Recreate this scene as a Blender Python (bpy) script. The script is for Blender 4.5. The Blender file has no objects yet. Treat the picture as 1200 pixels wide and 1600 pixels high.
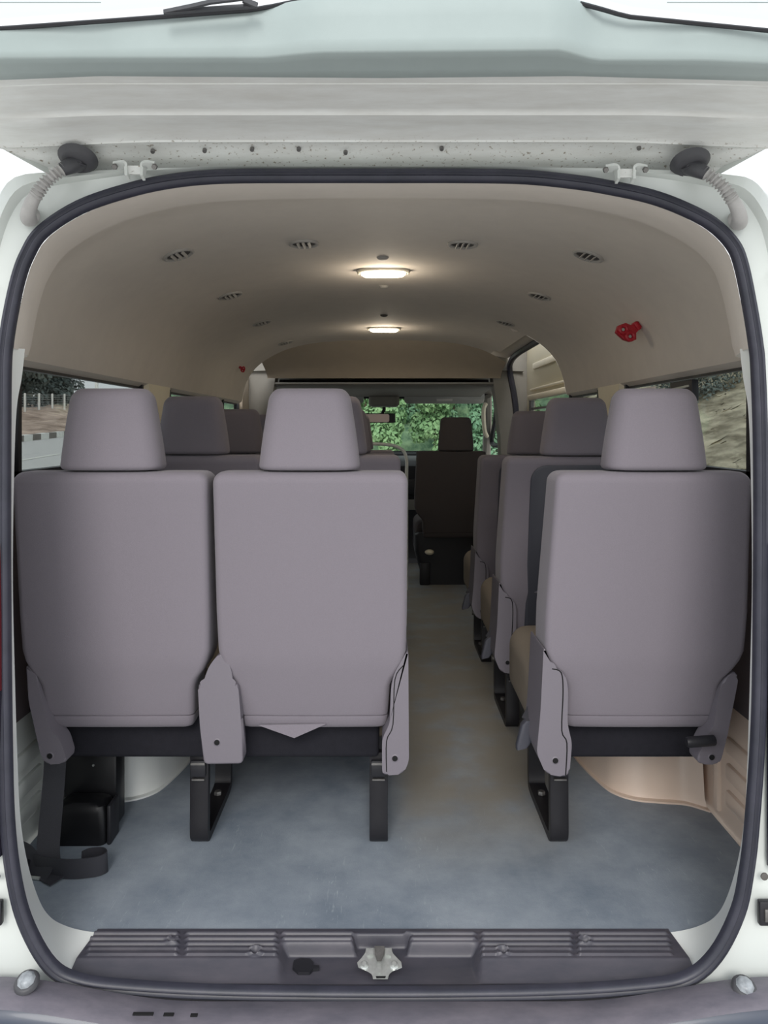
import bpy, bmesh, math, random
from mathutils import Vector, Matrix, noise

random.seed(7)
SC = bpy.context.scene
COL = SC.collection
F, HX, HY, CZ = 1200.0, 600.0, 670.0, 1.05      # focal length (px of a 1200x1600 frame), horizon, eye height


def P(px, py, d):
    """point of the place seen at pixel (px,py) at distance d in front of the camera"""
    return Vector(((px - HX) * d / F, d, CZ - (py - HY) * d / F))


def lin(c):
    return tuple((x / 255 / 12.92) if x / 255 <= 0.04045 else ((x / 255 + 0.055) / 1.055) ** 2.4 for x in c)


# ------------------------------------------------------------------ materials
def mat(name, col, rough=0.6, metal=0.0, var=0.0, vscale=20.0, bump=0.0, bscale=200.0, col2=None, emit=None, estr=0.0,
        spec=0.5, coat=0.0, stretch=None, sharp=0.0, sheen=0.0):
    m = bpy.data.materials.new(name)
    m.use_nodes = True
    nt = m.node_tree
    b = nt.nodes['Principled BSDF']
    c = lin(col)
    b.inputs['Base Color'].default_value = (*c, 1)
    b.inputs['Roughness'].default_value = rough
    b.inputs['Metallic'].default_value = metal
    b.inputs['Specular IOR Level'].default_value = spec
    b.inputs['Coat Weight'].default_value = coat
    b.inputs['Coat Roughness'].default_value = 0.08
    b.inputs['Sheen Weight'].default_value = sheen
    tc = nt.nodes.new('ShaderNodeTexCoord')
    src = tc.outputs['Object']
    if stretch:
        mp = nt.nodes.new('ShaderNodeMapping')
        mp.inputs['Scale'].default_value = stretch
        nt.links.new(src, mp.inputs['Vector'])
        src = mp.outputs['Vector']
    if var > 0 or col2:
        n = nt.nodes.new('ShaderNodeTexNoise')
        n.inputs['Scale'].default_value = vscale
        n.inputs['Detail'].default_value = 6
        n.inputs['Roughness'].default_value = 0.65
        nt.links.new(src, n.inputs['Vector'])
        r = nt.nodes.new('ShaderNodeValToRGB')
        r.color_ramp.elements[0].position = 0.3 + sharp
        r.color_ramp.elements[1].position = 0.7 - sharp
        c2 = lin(col2) if col2 else tuple(min(1, x * (1 + var)) for x in c)
        c1 = c if col2 else tuple(x * (1 - var) for x in c)
        r.color_ramp.elements[0].color = (*c1, 1)
        r.color_ramp.elements[1].color = (*c2, 1)
        nt.links.new(n.outputs['Fac'], r.inputs['Fac'])
        nt.links.new(r.outputs['Color'], b.inputs['Base Color'])
    if bump > 0:
        n2 = nt.nodes.new('ShaderNodeTexNoise')
        n2.inputs['Scale'].default_value = bscale
        n2.inputs['Detail'].default_value = 3
        nt.links.new(src, n2.inputs['Vector'])
        bp = nt.nodes.new('ShaderNodeBump')
        bp.inputs['Strength'].default_value = bump
        bp.inputs['Distance'].default_value = 0.002
        nt.links.new(n2.outputs['Fac'], bp.inputs['Height'])
        nt.links.new(bp.outputs['Normal'], b.inputs['Normal'])
    if emit:
        b.inputs['Emission Color'].default_value = (*lin(emit), 1)
        b.inputs['Emission Strength'].default_value = estr
    return m


def glass(name, tint, refl=0.05):
    m = bpy.data.materials.new(name)
    m.use_nodes = True
    nt = m.node_tree
    nt.nodes.clear()
    out = nt.nodes.new('ShaderNodeOutputMaterial')
    t = nt.nodes.new('ShaderNodeBsdfTransparent')
    t.inputs['Color'].default_value = (*lin(tint), 1)
    g = nt.nodes.new('ShaderNodeBsdfGlossy')
    g.inputs['Roughness'].default_value = 0.03
    fr = nt.nodes.new('ShaderNodeLayerWeight')
    fr.inputs['Blend'].default_value = 0.18
    mul = nt.nodes.new('ShaderNodeMath')
    mul.operation = 'MULTIPLY_ADD'
    mul.inputs[1].default_value = 0.22
    mul.inputs[2].default_value = refl * 0.5
    nt.links.new(fr.outputs['Fresnel'], mul.inputs[0])
    mx = nt.nodes.new('ShaderNodeMixShader')
    nt.links.new(mul.outputs[0], mx.inputs['Fac'])
    nt.links.new(t.outputs[0], mx.inputs[1])
    nt.links.new(g.outputs[0], mx.inputs[2])
    nt.links.new(mx.outputs[0], out.inputs['Surface'])
    return m


M = {}
M['fabric'] = mat('seat_fabric', (129, 123, 131), 0.9, var=0.05, vscale=500, bump=0.25, bscale=900, spec=0.2, sheen=0.15)
M['fabric2'] = mat('cushion_fabric', (136, 126, 114), 0.92, var=0.06, vscale=400, bump=0.25, bscale=800, spec=0.2)
M['fabric_dark'] = mat('front_seat_fabric', (84, 78, 78), 0.92, var=0.06, vscale=400, bump=0.2, bscale=800, spec=0.2)
M['plastic'] = mat('seat_plastic', (116, 111, 119), 0.5, var=0.03, vscale=300, bump=0.08, bscale=1500)
M['panelplastic'] = mat('back_panel_plastic', (66, 67, 76), 0.55, var=0.04, vscale=200, bump=0.08, bscale=1200)
M['black'] = mat('black_plastic', (34, 34, 39), 0.5, var=0.1, vscale=60, bump=0.05, bscale=700)
M['deepblack'] = mat('deep_black_plastic', (20, 20, 23), 0.4, var=0.1, vscale=60)
M['darkcloth'] = mat('black_cloth', (36, 36, 42), 0.9, var=0.1, vscale=60, bump=0.2, bscale=500, spec=0.2)
M['blackmetal'] = mat('black_painted_steel', (30, 29, 33), 0.45, var=0.15, vscale=40, bump=0.03, bscale=300)
M['steel'] = mat('zinc_steel', (205, 208, 205), 0.35, metal=0.75, var=0.12, vscale=120)
M['steel_dark'] = mat('dull_steel', (130, 128, 126), 0.45, metal=0.8, var=0.2, vscale=90)
M['hole'] = mat('shadowed_hole', (14, 14, 16), 0.9)
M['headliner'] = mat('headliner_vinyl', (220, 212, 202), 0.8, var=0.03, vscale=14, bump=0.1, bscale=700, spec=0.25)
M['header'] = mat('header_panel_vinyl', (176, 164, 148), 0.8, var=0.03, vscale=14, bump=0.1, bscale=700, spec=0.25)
M['paint'] = mat('white_body_paint', (216, 221, 217), 0.3, var=0.02, vscale=4, coat=0.4)
M['paint_in'] = mat('white_inner_paint', (214, 218, 214), 0.38, var=0.03, vscale=6, coat=0.2)
M['paint_dirty'] = mat('dusty_white_paint', (238, 240, 238), 0.4, col2=(222, 222, 218), vscale=9, coat=0.1, stretch=(1, 4, 4))
M['jamb'] = mat('jamb_white_paint', (240, 243, 240), 0.35, var=0.02, vscale=6, coat=0.3)
M['cream'] = mat('warm_lit_white_paint', (236, 214, 196), 0.35, var=0.03, vscale=6, coat=0.2)  # white paint with warm reflected light put into its colour
M['doorcream'] = mat('door_cream_paint', (206, 196, 168), 0.35, var=0.03, vscale=5, coat=0.3)
M['pillar'] = mat('pillar_trim', (240, 230, 206), 0.55, var=0.03, vscale=10)
_m = M['paint_dirty']
_nt = _m.node_tree
_b = _nt.nodes['Principled BSDF']
_src = _b.inputs['Base Color'].links[0].from_socket
_tc = _nt.nodes.new('ShaderNodeTexCoord')
_n = _nt.nodes.new('ShaderNodeTexNoise')
_n.inputs['Scale'].default_value = 150
_n.inputs['Detail'].default_value = 4
_nt.links.new(_tc.outputs['Object'], _n.inputs['Vector'])
_sp = _nt.nodes.new('ShaderNodeSeparateXYZ')
_nt.links.new(_tc.outputs['Object'], _sp.inputs[0])


def _mr(inp, a, b):
    k = _nt.nodes.new('ShaderNodeMapRange')
    k.interpolation_type = 'SMOOTHSTEP'
    k.inputs['From Min'].default_value = a
    k.inputs['From Max'].default_value = b
    _nt.links.new(inp, k.inputs['Value'])
    return k.outputs['Result']


def _mu(a, b):
    k = _nt.nodes.new('ShaderNodeMath')
    k.operation = 'MULTIPLY'
    _nt.links.new(a, k.inputs[0])
    _nt.links.new(b, k.inputs[1])
    return k.outputs[0]


# rust-brown road grit caught on the flange by the hinges
_f = _mu(_mr(_n.outputs['Fac'], 0.60, 0.72), _mr(_sp.outputs['Y'], -0.11, -0.085))
_mx = _nt.nodes.new('ShaderNodeMixRGB')
_nt.links.new(_f, _mx.inputs['Fac'])
_nt.links.new(_src, _mx.inputs['Color1'])
_mx.inputs['Color2'].default_value = (*lin((150, 140, 126)), 1)
_nt.links.new(_mx.outputs['Color'], _b.inputs['Base Color'])
M['tailtrim'] = mat('tailgate_trim_plastic', (172, 184, 183), 0.5, var=0.03, vscale=12, bump=0.06, bscale=900)
M['rubber'] = mat('seal_rubber', (44, 46, 56), 0.42, col2=(58, 58, 70), vscale=14, bump=0.06, bscale=400)
M['sill'] = mat('sill_plastic', (84, 81, 89), 0.42, col2=(66, 66, 75), vscale=9, bump=0.06, bscale=900, stretch=(1, 3, 3))
M['bumper'] = mat('bumper_step_plastic', (124, 119, 128), 0.55, col2=(98, 96, 106), vscale=12, bump=0.1, bscale=500, stretch=(1, 2, 2))
M['bumper_low'] = mat('bumper_lower_paint', (58, 66, 82), 0.35, var=0.06, vscale=8, coat=0.2)
M['cladding'] = mat('side_trim_plastic', (92, 84, 88), 0.6, var=0.05, vscale=20)
M['conduit'] = mat('conduit_rubber', (176, 174, 172), 0.6, var=0.08, vscale=40)
M['conduit_dark'] = mat('grommet_rubber', (70, 70, 74), 0.5, var=0.08, vscale=40)
M['belt'] = mat('belt_webbing', (54, 54, 60), 0.6, var=0.08, vscale=300, bump=0.3, bscale=900)
M['red'] = mat('red_plastic', (186, 32, 48), 0.4, var=0.08, vscale=200)
M['redlens'] = mat('red_lamp_lens', (104, 34, 42), 0.3, coat=0.3)
M['lampdark'] = mat('smoked_lamp_plastic', (44, 42, 54), 0.2, coat=0.5)
M['bezel'] = mat('lamp_bezel', (206, 200, 186), 0.5)
M['lens'] = mat('lit_lamp_lens', (255, 246, 220), 0.4, emit=(255, 240, 205), estr=9.0)
M['vent'] = mat('vent_plastic', (178, 174, 168), 0.55)
M['ventdark'] = mat('vent_shadow', (92, 89, 86), 0.8)
M['visor'] = mat('visor_vinyl', (178, 178, 174), 0.7, var=0.03, vscale=20)
M['cabdark'] = mat('cab_dark_trim', (42, 42, 46), 0.7, var=0.05, vscale=20)
M['cabgrey'] = mat('cab_grey_trim', (134, 131, 124), 0.7, var=0.03, vscale=20)
M['mirrorback'] = mat('mirror_face', (200, 180, 170), 0.3, metal=0.3)  # beige reflection painted as the base colour of the mirror glass
M['asphalt'] = mat('road_asphalt', (196, 194, 190), 0.9, var=0.06, vscale=3)
M['roadpaint'] = mat('road_paint', (238, 236, 226), 0.8, var=0.05, vscale=5)
M['kerb_w'] = mat('kerb_white', (240, 240, 234), 0.8, var=0.04, vscale=5)
M['kerb_d'] = mat('kerb_dark', (128, 122, 114), 0.8, var=0.1, vscale=5)
M['dirt'] = mat('bare_dirt', (206, 182, 164), 0.95, col2=(120, 98, 82), vscale=0.7, sharp=0.05, bump=0.6, bscale=6)
M['rock'] = mat('stratified_rock', (210, 199, 172), 0.95, col2=(98, 88, 66), vscale=1.1, sharp=0.06, bump=0.8, bscale=12, stretch=(0.8, 0.8, 5))
M['fence'] = mat('galvanised_fence', (170, 172, 170), 0.6, metal=0.2)
M['bark'] = mat('bark', (92, 78, 64), 0.9, var=0.2, vscale=12)
M['leaf1'] = mat('leaf_bright_green', (158, 190, 138), 0.7, col2=(110, 152, 108), vscale=1.6)
M['leaf2'] = mat('leaf_mid_green', (130, 168, 132), 0.7, col2=(86, 128, 102), vscale=1.6)
M['leaf3'] = mat('leaf_dark_green', (122, 132, 126), 0.8, col2=(84, 96, 94), vscale=0.6)
M['overgrown'] = mat('overgrown_green', (150, 178, 140), 0.9, col2=(84, 116, 92), vscale=2.5, sharp=0.08, bump=1.0, bscale=14)
M['sticker'] = mat('sticker_paper', (236, 232, 228), 0.7)
M['stickerink'] = mat('sticker_red_ink', (206, 70, 80), 0.7)
M['clip'] = mat('clear_plastic_clip', (150, 155, 160), 0.35, var=0.35, vscale=70)
G_side = glass('side_window_glass', (216, 220, 220), 0.04)
G_front = glass('windscreen_glass', (226, 234, 228), 0.05)
G_rear = glass('tailgate_glass', (235, 238, 238), 0.05)


def floor_material():
    m = bpy.data.materials.new('scuffed_floor_vinyl')
    m.use_nodes = True
    nt = m.node_tree
    L = nt.links.new
    b = nt.nodes['Principled BSDF']
    b.inputs['Roughness'].default_value = 0.62
    b.inputs['Specular IOR Level'].default_value = 0.35
    tc = nt.nodes.new('ShaderNodeTexCoord')
    n = nt.nodes.new('ShaderNodeTexNoise')
    n.inputs['Scale'].default_value = 3.5
    n.inputs['Detail'].default_value = 8
    n.inputs['Roughness'].default_value = 0.7
    L(tc.outputs['Object'], n.inputs['Vector'])
    r = nt.nodes.new('ShaderNodeValToRGB')
    r.color_ramp.elements[0].position = 0.3
    r.color_ramp.elements[1].position = 0.72
    r.color_ramp.elements[0].color = (*lin((114, 125, 138)), 1)
    r.color_ramp.elements[1].color = (*lin((160, 168, 177)), 1)
    L(n.outputs['Fac'], r.inputs['Fac'])
    # warm window light along the aisle, painted in as a brown tint
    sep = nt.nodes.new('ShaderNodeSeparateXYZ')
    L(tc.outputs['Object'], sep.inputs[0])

    def ramp(inp, a, bb):
        mr = nt.nodes.new('ShaderNodeMapRange')
        mr.interpolation_type = 'SMOOTHSTEP'
        mr.inputs['From Min'].default_value = a
        mr.inputs['From Max'].default_value = bb
        L(inp, mr.inputs['Value'])
        return mr.outputs['Result']

    def mul(a, bb):
        k = nt.nodes.new('ShaderNodeMath')
        k.operation = 'MULTIPLY'
        L(a, k.inputs[0])
        if isinstance(bb, float):
            k.inputs[1].default_value = bb
        else:
            L(bb, k.inputs[1])
        return k.outputs[0]
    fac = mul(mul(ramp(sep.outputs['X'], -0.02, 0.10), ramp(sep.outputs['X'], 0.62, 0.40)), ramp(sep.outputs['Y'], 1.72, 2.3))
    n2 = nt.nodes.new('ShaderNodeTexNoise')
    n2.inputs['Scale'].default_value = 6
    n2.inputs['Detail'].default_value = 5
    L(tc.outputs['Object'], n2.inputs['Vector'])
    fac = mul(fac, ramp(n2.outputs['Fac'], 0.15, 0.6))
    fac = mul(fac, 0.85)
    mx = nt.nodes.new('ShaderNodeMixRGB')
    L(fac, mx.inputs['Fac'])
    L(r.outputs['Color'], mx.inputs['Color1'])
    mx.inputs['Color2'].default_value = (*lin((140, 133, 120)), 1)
    # pale scratches
    mp = nt.nodes.new('ShaderNodeMapping')
    mp.inputs['Rotation'].default_value = (0, 0, 0.7)
    mp.inputs['Scale'].default_value = (60, 7, 10)
    L(tc.outputs['Object'], mp.inputs['Vector'])
    n3 = nt.nodes.new('ShaderNodeTexNoise')
    n3.inputs['Scale'].default_value = 2.2
    n3.inputs['Detail'].default_value = 4
    n3.inputs['Distortion'].default_value = 1.6
    L(mp.outputs['Vector'], n3.inputs['Vector'])
    n4 = nt.nodes.new('ShaderNodeTexNoise')
    n4.inputs['Scale'].default_value = 4
    L(tc.outputs['Object'], n4.inputs['Vector'])
    sc = mul(ramp(n3.outputs['Fac'], 0.62, 0.74), ramp(n4.outputs['Fac'], 0.42, 0.65))
    sc = mul(sc, ramp(sep.outputs['Y'], 2.3, 1.75))
    sc = mul(sc, 0.8)
    mx2 = nt.nodes.new('ShaderNodeMixRGB')
    L(sc, mx2.inputs['Fac'])
    L(mx.outputs['Color'], mx2.inputs['Color1'])
    mx2.inputs['Color2'].default_value = (*lin((176, 184, 190)), 1)
    L(mx2.outputs['Color'], b.inputs['Base Color'])
    n5 = nt.nodes.new('ShaderNodeTexNoise')
    n5.inputs['Scale'].default_value = 260
    L(tc.outputs['Object'], n5.inputs['Vector'])
    bp = nt.nodes.new('ShaderNodeBump')
    bp.inputs['Strength'].default_value = 0.25
    bp.inputs['Distance'].default_value = 0.002
    L(n5.outputs['Fac'], bp.inputs['Height'])
    L(bp.outputs['Normal'], b.inputs['Normal'])
    return m


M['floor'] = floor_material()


# ------------------------------------------------------------------ mesh helpers
def obj(name, bm, m, parent=None, label=None, sharp=38, mats=None):
    bmesh.ops.remove_doubles(bm, verts=bm.verts, dist=1e-6)
    bmesh.ops.recalc_face_normals(bm, faces=bm.faces)
    for f in bm.faces:
        f.smooth = True
    lim = math.radians(sharp)
    for e in bm.edges:
        if len(e.link_faces) == 2 and e.calc_face_angle(0) > lim:
            e.smooth = False
    me = bpy.data.meshes.new(name)
    bm.to_mesh(me)
    bm.free()
    for mm in (mats or [m]):
        me.materials.append(mm)
    o = bpy.data.objects.new(name, me)
    COL.objects.link(o)
    if parent:
        o.parent = parent
    if label:
        o['label'] = label
    return o


def thing(name, label, cat, loc=(0, 0, 0), group=None):
    o = bpy.data.objects.new(name, None)
    o.empty_display_size = 0.05
    COL.objects.link(o)
    o.location = loc
    return tag(o, label, cat, group)


def tag(o, label, cat, group=None):
    o['label'] = label
    o['category'] = cat
    if group:
        o['group'] = group
    return o


def struct(name, bm, m, **k):
    o = obj(name, bm, m, **k)
    o['kind'] = 'structure'
    return o


def shift(bm, v):
    bmesh.ops.translate(bm, verts=bm.verts, vec=Vector(v))
    return bm


def new():
    return bmesh.new()


def box(bm, x0, x1, y0, y1, z0, z1, bev=0.0, seg=2):
    vs = [bm.verts.new((x, y, z)) for x in (x0, x1) for y in (y0, y1) for z in (z0, z1)]
    fs = [bm.faces.new([vs[i] for i in q]) for q in
          ((0, 1, 3, 2), (4, 6, 7, 5), (0, 4, 5, 1), (2, 3, 7, 6), (0, 2, 6, 4), (1, 5, 7, 3))]
    if bev > 0:
        es = {e for f in fs for e in f.edges}
        bmesh.ops.bevel(bm, geom=list(es), offset=bev, segments=seg, profile=0.5, affect='EDGES')
    return bm


def prism(bm, poly, y0, y1, bev=0.0, seg=2, taper=0.0):
    """poly in XZ, extruded along Y"""
    cx = sum(p[0] for p in poly) / len(poly)
    cz = sum(p[1] for p in poly) / len(poly)
    a = [bm.verts.new((x, y0, z)) for x, z in poly]
    b = [bm.verts.new((cx + (x - cx) * (1 + taper), y1, cz + (z - cz) * (1 + taper))) for x, z in poly]
    fs = [bm.faces.new(a), bm.faces.new(b[::-1])]
    n = len(poly)
    for i in range(n):
        fs.append(bm.faces.new((a[i], b[i], b[(i + 1) % n], a[(i + 1) % n])))
    if bev > 0:
        es = {e for f in fs[:2] for e in f.edges}
        bmesh.ops.bevel(bm, geom=list(es), offset=bev, segments=seg, profile=0.5, affect='EDGES')
    return bm


def loft(bm, rings, closed=True, caps=True):
    vr = [[bm.verts.new(p) for p in r] for r in rings]
    n = len(vr[0])
    for a, b in zip(vr, vr[1:]):
        for i in range(n if closed else n - 1):
            j = (i + 1) % n
            bm.faces.new((a[i], a[j], b[j], b[i]))
    if caps and closed:
        bm.faces.new(vr[0][::-1])
        bm.faces.new(vr[-1])
    return bm


def rrect(hu, hv, r, n=4, puff=0.0):
    r = min(r, hu * 0.98, hv * 0.98)
    pts = []
    for cx, cy, a0 in ((hu - r, hv - r, 0), (-hu + r, hv - r, 90), (-hu + r, -hv + r, 180), (hu - r, -hv + r, 270)):
        for k in range(n + 1):
            a = math.radians(a0 + 90 * k / n)
            pts.append((cx + r * math.cos(a), cy + r * math.sin(a)))
    # points along the flats so the pads may belly
    out = []
    for i, p in enumerate(pts):
        q = pts[(i + 1) % len(pts)]
        out.append(p)
        if i % (n + 1) == n:
            for k in (1, 2, 3):
                out.append((p[0] + (q[0] - p[0]) * k / 4, p[1] + (q[1] - p[1]) * k / 4))
    if puff:
        out = [(u, v + math.copysign(puff * max(0, 1 - (u / hu) ** 2), v)) for u, v in out]
    return out


def crom(pts, n=8, closed=False):
    pts = [Vector(p) for p in pts]
    N = len(pts)
    out = []
    for i in range(N if closed else N - 1):
        if closed:
            p0, p1, p2, p3 = (pts[(i + k) % N] for k in (-1, 0, 1, 2))
        else:
            p0, p1, p2, p3 = pts[max(i - 1, 0)], pts[i], pts[i + 1], pts[min(i + 2, N - 1)]
        for k in range(n):
            t = k / n
            out.append(0.5 * ((2 * p1) + (p2 - p0) * t + (2 * p0 - 5 * p1 + 4 * p2 - p3) * t * t + (3 * p1 - p0 - 3 * p2 + p3) * t ** 3))
    if not closed:
        out.append(pts[-1])
    return out


def tube(bm, pts, r, n=10, cap=True):
    pts = [Vector(p) for p in pts]
    rr = r if isinstance(r, (list, tuple)) else [r] * len(pts)
    t0 = (pts[1] - pts[0]).normalized()
    up = Vector((0, 0, 1)) if abs(t0.z) < 0.9 else Vector((1, 0, 0))
    u = t0.cross(up).normalized()
    rings = []
    for i, p in enumerate(pts):
        t = (pts[min(i + 1, len(pts) - 1)] - pts[max(i - 1, 0)]).normalized()
        u = (u - t * u.dot(t)).normalized()
        v = t.cross(u)
        rings.append([p + (u * math.cos(a) + v * math.sin(a)) * rr[i] for a in (2 * math.pi * k / n for k in range(n))])
    return loft(bm, rings, True, cap)


def disc(bm, c, axis, r, h, n=20, r2=None, dome=0.0):
    """short cylinder from c along axis"""
    c, axis = Vector(c), Vector(axis).normalized()
    up = Vector((0, 0, 1)) if abs(axis.z) < 0.9 else Vector((1, 0, 0))
    u = axis.cross(up).normalized()
    v = axis.cross(u)
    r2 = r if r2 is None else r2
    st = [(0, r), (h * 0.75, r2), (h, r2 * 0.85)]
    if dome:
        st += [(h + dome * 0.6, r2 * 0.55), (h + dome, r2 * 0.15)]
    return loft(bm, [[c + axis * z + (u * math.cos(2 * math.pi * k / n) + v * math.sin(2 * math.pi * k / n)) * q for k in range(n)] for z, q in st])


def ribbon(bm, pts, wdirs, w, th=0.0015):
    """thin strap: closed rectangular section"""
    pts = [Vector(p) for p in pts]
    rings = []
    for i, p in enumerate(pts):
        t = (pts[min(i + 1, len(pts) - 1)] - pts[max(i - 1, 0)]).normalized()
        wd = Vector(wdirs[i] if isinstance(wdirs, list) else wdirs)
        wd = (wd - t * wd.dot(t)).normalized()
        nn = t.cross(wd)
        rings.append([p + wd * w / 2 + nn * th, p - wd * w / 2 + nn * th, p - wd * w / 2 - nn * th, p + wd * w / 2 - nn * th])
    return loft(bm, rings)


def grid(bm, rows):
    return loft(bm, rows, closed=False, caps=False)


def lerp(a, b, t):
    return a + (b - a) * t


def tab(x, xs, ys):
    if x <= xs[0]:
        return ys[0]
    for i in range(len(xs) - 1):
        if x <= xs[i + 1]:
            return lerp(ys[i], ys[i + 1], (x - xs[i]) / (xs[i + 1] - xs[i]))
    return ys[-1]


def ss(a, b, x):
    t = max(0, min(1, (x - a) / (b - a)))
    return t * t * (3 - 2 * t)


def copy_tree(o, parent=None):
    c = o.copy()
    COL.objects.link(c)
    c.parent = parent
    for ch in list(o.children):
        copy_tree(ch, c)
    return c


# ================================================================== SETTING: the van body
Y0 = 1.455                                # plane of the rear opening
SEAL = [(600, 275), (480, 275), (350, 276), (270, 283), (200, 298), (125, 324), (67, 362), (43, 398), (29, 436), (17, 490), (10, 535),
        (7, 578), (6, 700), (6, 900), (8, 1120), (12, 1280), (24, 1380), (44, 1448), (80, 1508), (125, 1532), (200, 1542),
        (350, 1550), (600, 1553), (850, 1550), (1000, 1541), (1072, 1528), (1118, 1490), (1152, 1424), (1166, 1360), (1175, 1280),
        (1185, 1120), (1188, 900), (1188, 700), (1184, 578), (1180, 535), (1171, 479), (1158, 416), (1144, 382), (1112, 350),
        (1067, 326), (1015, 307), (950, 293), (900, 285), (820, 277), (720, 275)]
SEALW = crom([P(x, y, Y0) for x, y in SEAL], 5, closed=True)
NS = len(SEALW)
NRM = []
for i in range(NS):
    t = (SEALW[(i + 1) % NS] - SEALW[i - 1]).normalized()
    NRM.append(Vector((-t.z, 0, t.x)))     # perpendicular in the XZ plane
ctr = Vector((0, Y0, 0.7))
NRM = [n if n.dot(ctr - p) > 0 else -n for n, p in zip(NRM, SEALW)]

# ---- floor
bm = new()
rows = []
for y in (1.598, 1.605, 1.7, 1.9, 2.5, 3.5, 4.5, 5.2, 6.0):
    hw = tab(y, [1.598, 1.61, 1.7, 1.9], [0.68, 0.73, 0.80, 0.895])
    rows.append([Vector((hw * (k / 8 - 1), y, 0)) for k in range(17)])
grid(bm, rows)
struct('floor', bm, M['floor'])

# ---- headliner: cross-section from the side edge up to the middle of the roof
PROF = [(0.908, 1.206), (0.896, 1.207), (0.887, 1.222), (0.880, 1.26), (0.862, 1.33), (0.825, 1.40), (0.765, 1.46), (0.685, 1.51),
        (0.585, 1.552), (0.45, 1.582), (0.30, 1.596), (0.15, 1.602), (0.0, 1.604)]
PX = crom([Vector((x, 0, z)) for x, z in PROF], 4)


def resample(pts, n):
    L = [0]
    for a, b in zip(pts, pts[1:]):
        L.append(L[-1] + (b - a).length)
    out = []
    for k in range(n):
        s = L[-1] * k / (n - 1)
        i = max(j for j in range(len(L)) if L[j] <= s + 1e-9)
        i = min(i, len(pts) - 2)
        out.append(pts[i].lerp(pts[i + 1], (s - L[i]) / max(1e-9, L[i + 1] - L[i])))
    return out


NP = 40
prof = resample(PX, NP)
left_edge = [p + n * 0.010 for p, n in zip(SEALW, NRM) if p.x <= 0 and p.z > 1.198]
right_edge = [p + n * 0.010 for p, n in zip(SEALW, NRM) if p.x >= 0 and p.z > 1.198]
left_edge.sort(key=lambda p: (p.z if p.x < -0.45 else 3 + p.x))
right_edge.sort(key=lambda p: (p.z if p.x > 0.45 else 3 - p.x))
le = resample([Vector((p.x, 0, p.z)) for p in left_edge], NP)
re_ = resample([Vector((p.x, 0, p.z)) for p in right_edge], NP)


def full_ring(y, mixf=1.0, grow=0.0):
    out = []
    for k in range(NP):
        q = Vector((-prof[k].x, 0, prof[k].z))
        a = le[k].lerp(q, mixf)
        out.append(Vector((a.x, y, a.z)))
    for k in range(NP - 2, -1, -1):
        q = Vector((prof[k].x, 0, prof[k].z))
        a = re_[k].lerp(q, mixf)
        out.append(Vector((a.x, y, a.z)))
    return out


bm = new()
rings = [full_ring(1.465, 0.0), full_ring(1.50, 0.03), full_ring(1.62, 0.22), full_ring(1.66, 0.34), full_ring(1.78, 0.85), full_ring(1.90, 1.0)]
for y in (2.3, 2.8, 3.3, 3.74, 4.2, 4.6):
    rings.append(full_ring(y))
rings.append([Vector((p.x * 0.985, 4.72, 1.05 + (p.z - 1.05) * 0.985)) for p in full_ring(4.72)])
vr = [[bm.verts.new(p) for p in r] for r in rings]
for a, b in zip(vr, vr[1:]):
    for i in range(len(a) - 1):
        mid = (a[i].co + b[i + 1].co) / 2
        if a[0].co.y > 3.7 and mid.x > 0 and mid.z < 1.512:
            continue                        # sliding-door opening
        bm.faces.new((a[i], a[i + 1], b[i + 1], b[i]))
# flange over the sliding door
cut = next(p for p in full_ring(3.74)[NP:] if p.z < 1.514)
for (ya, yb) in ((3.74, 4.2), (4.2, 4.6), (4.6, 4.98)):
    q = [bm.verts.new((x, y, z)) for x, y, z in ((0.62, ya, 1.542), (0.80, ya, 1.506), (0.80, yb, 1.506), (0.62, yb, 1.542))]
    bm.faces.new(q)
pv = [Vector((p.x, 3.742, p.z)) for p in full_ring(3.74)[NP:] if p.z < 1.545]
loft(bm, [pv, [Vector((max(q.x, lerp(0.80, 0.90, (1.506 - q.z) / (1.506 - 1.21)) if q.z < 1.506 else q.x + 0.18 * (1.545 - q.z) / 0.039), 3.744, q.z if q.z < 1.506 else lerp(q.z, 1.506, 0.5))) for q in pv]], closed=False, caps=False)
struct('ceiling', bm, M['headliner'])

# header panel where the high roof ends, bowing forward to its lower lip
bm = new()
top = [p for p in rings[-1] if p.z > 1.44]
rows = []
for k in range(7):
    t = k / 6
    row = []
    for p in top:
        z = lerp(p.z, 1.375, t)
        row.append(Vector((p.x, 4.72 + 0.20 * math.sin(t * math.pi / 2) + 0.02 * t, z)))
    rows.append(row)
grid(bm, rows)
struct('trim_1', bm, M['header'], label='beige padded header panel at the front end of the high roof')

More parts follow.
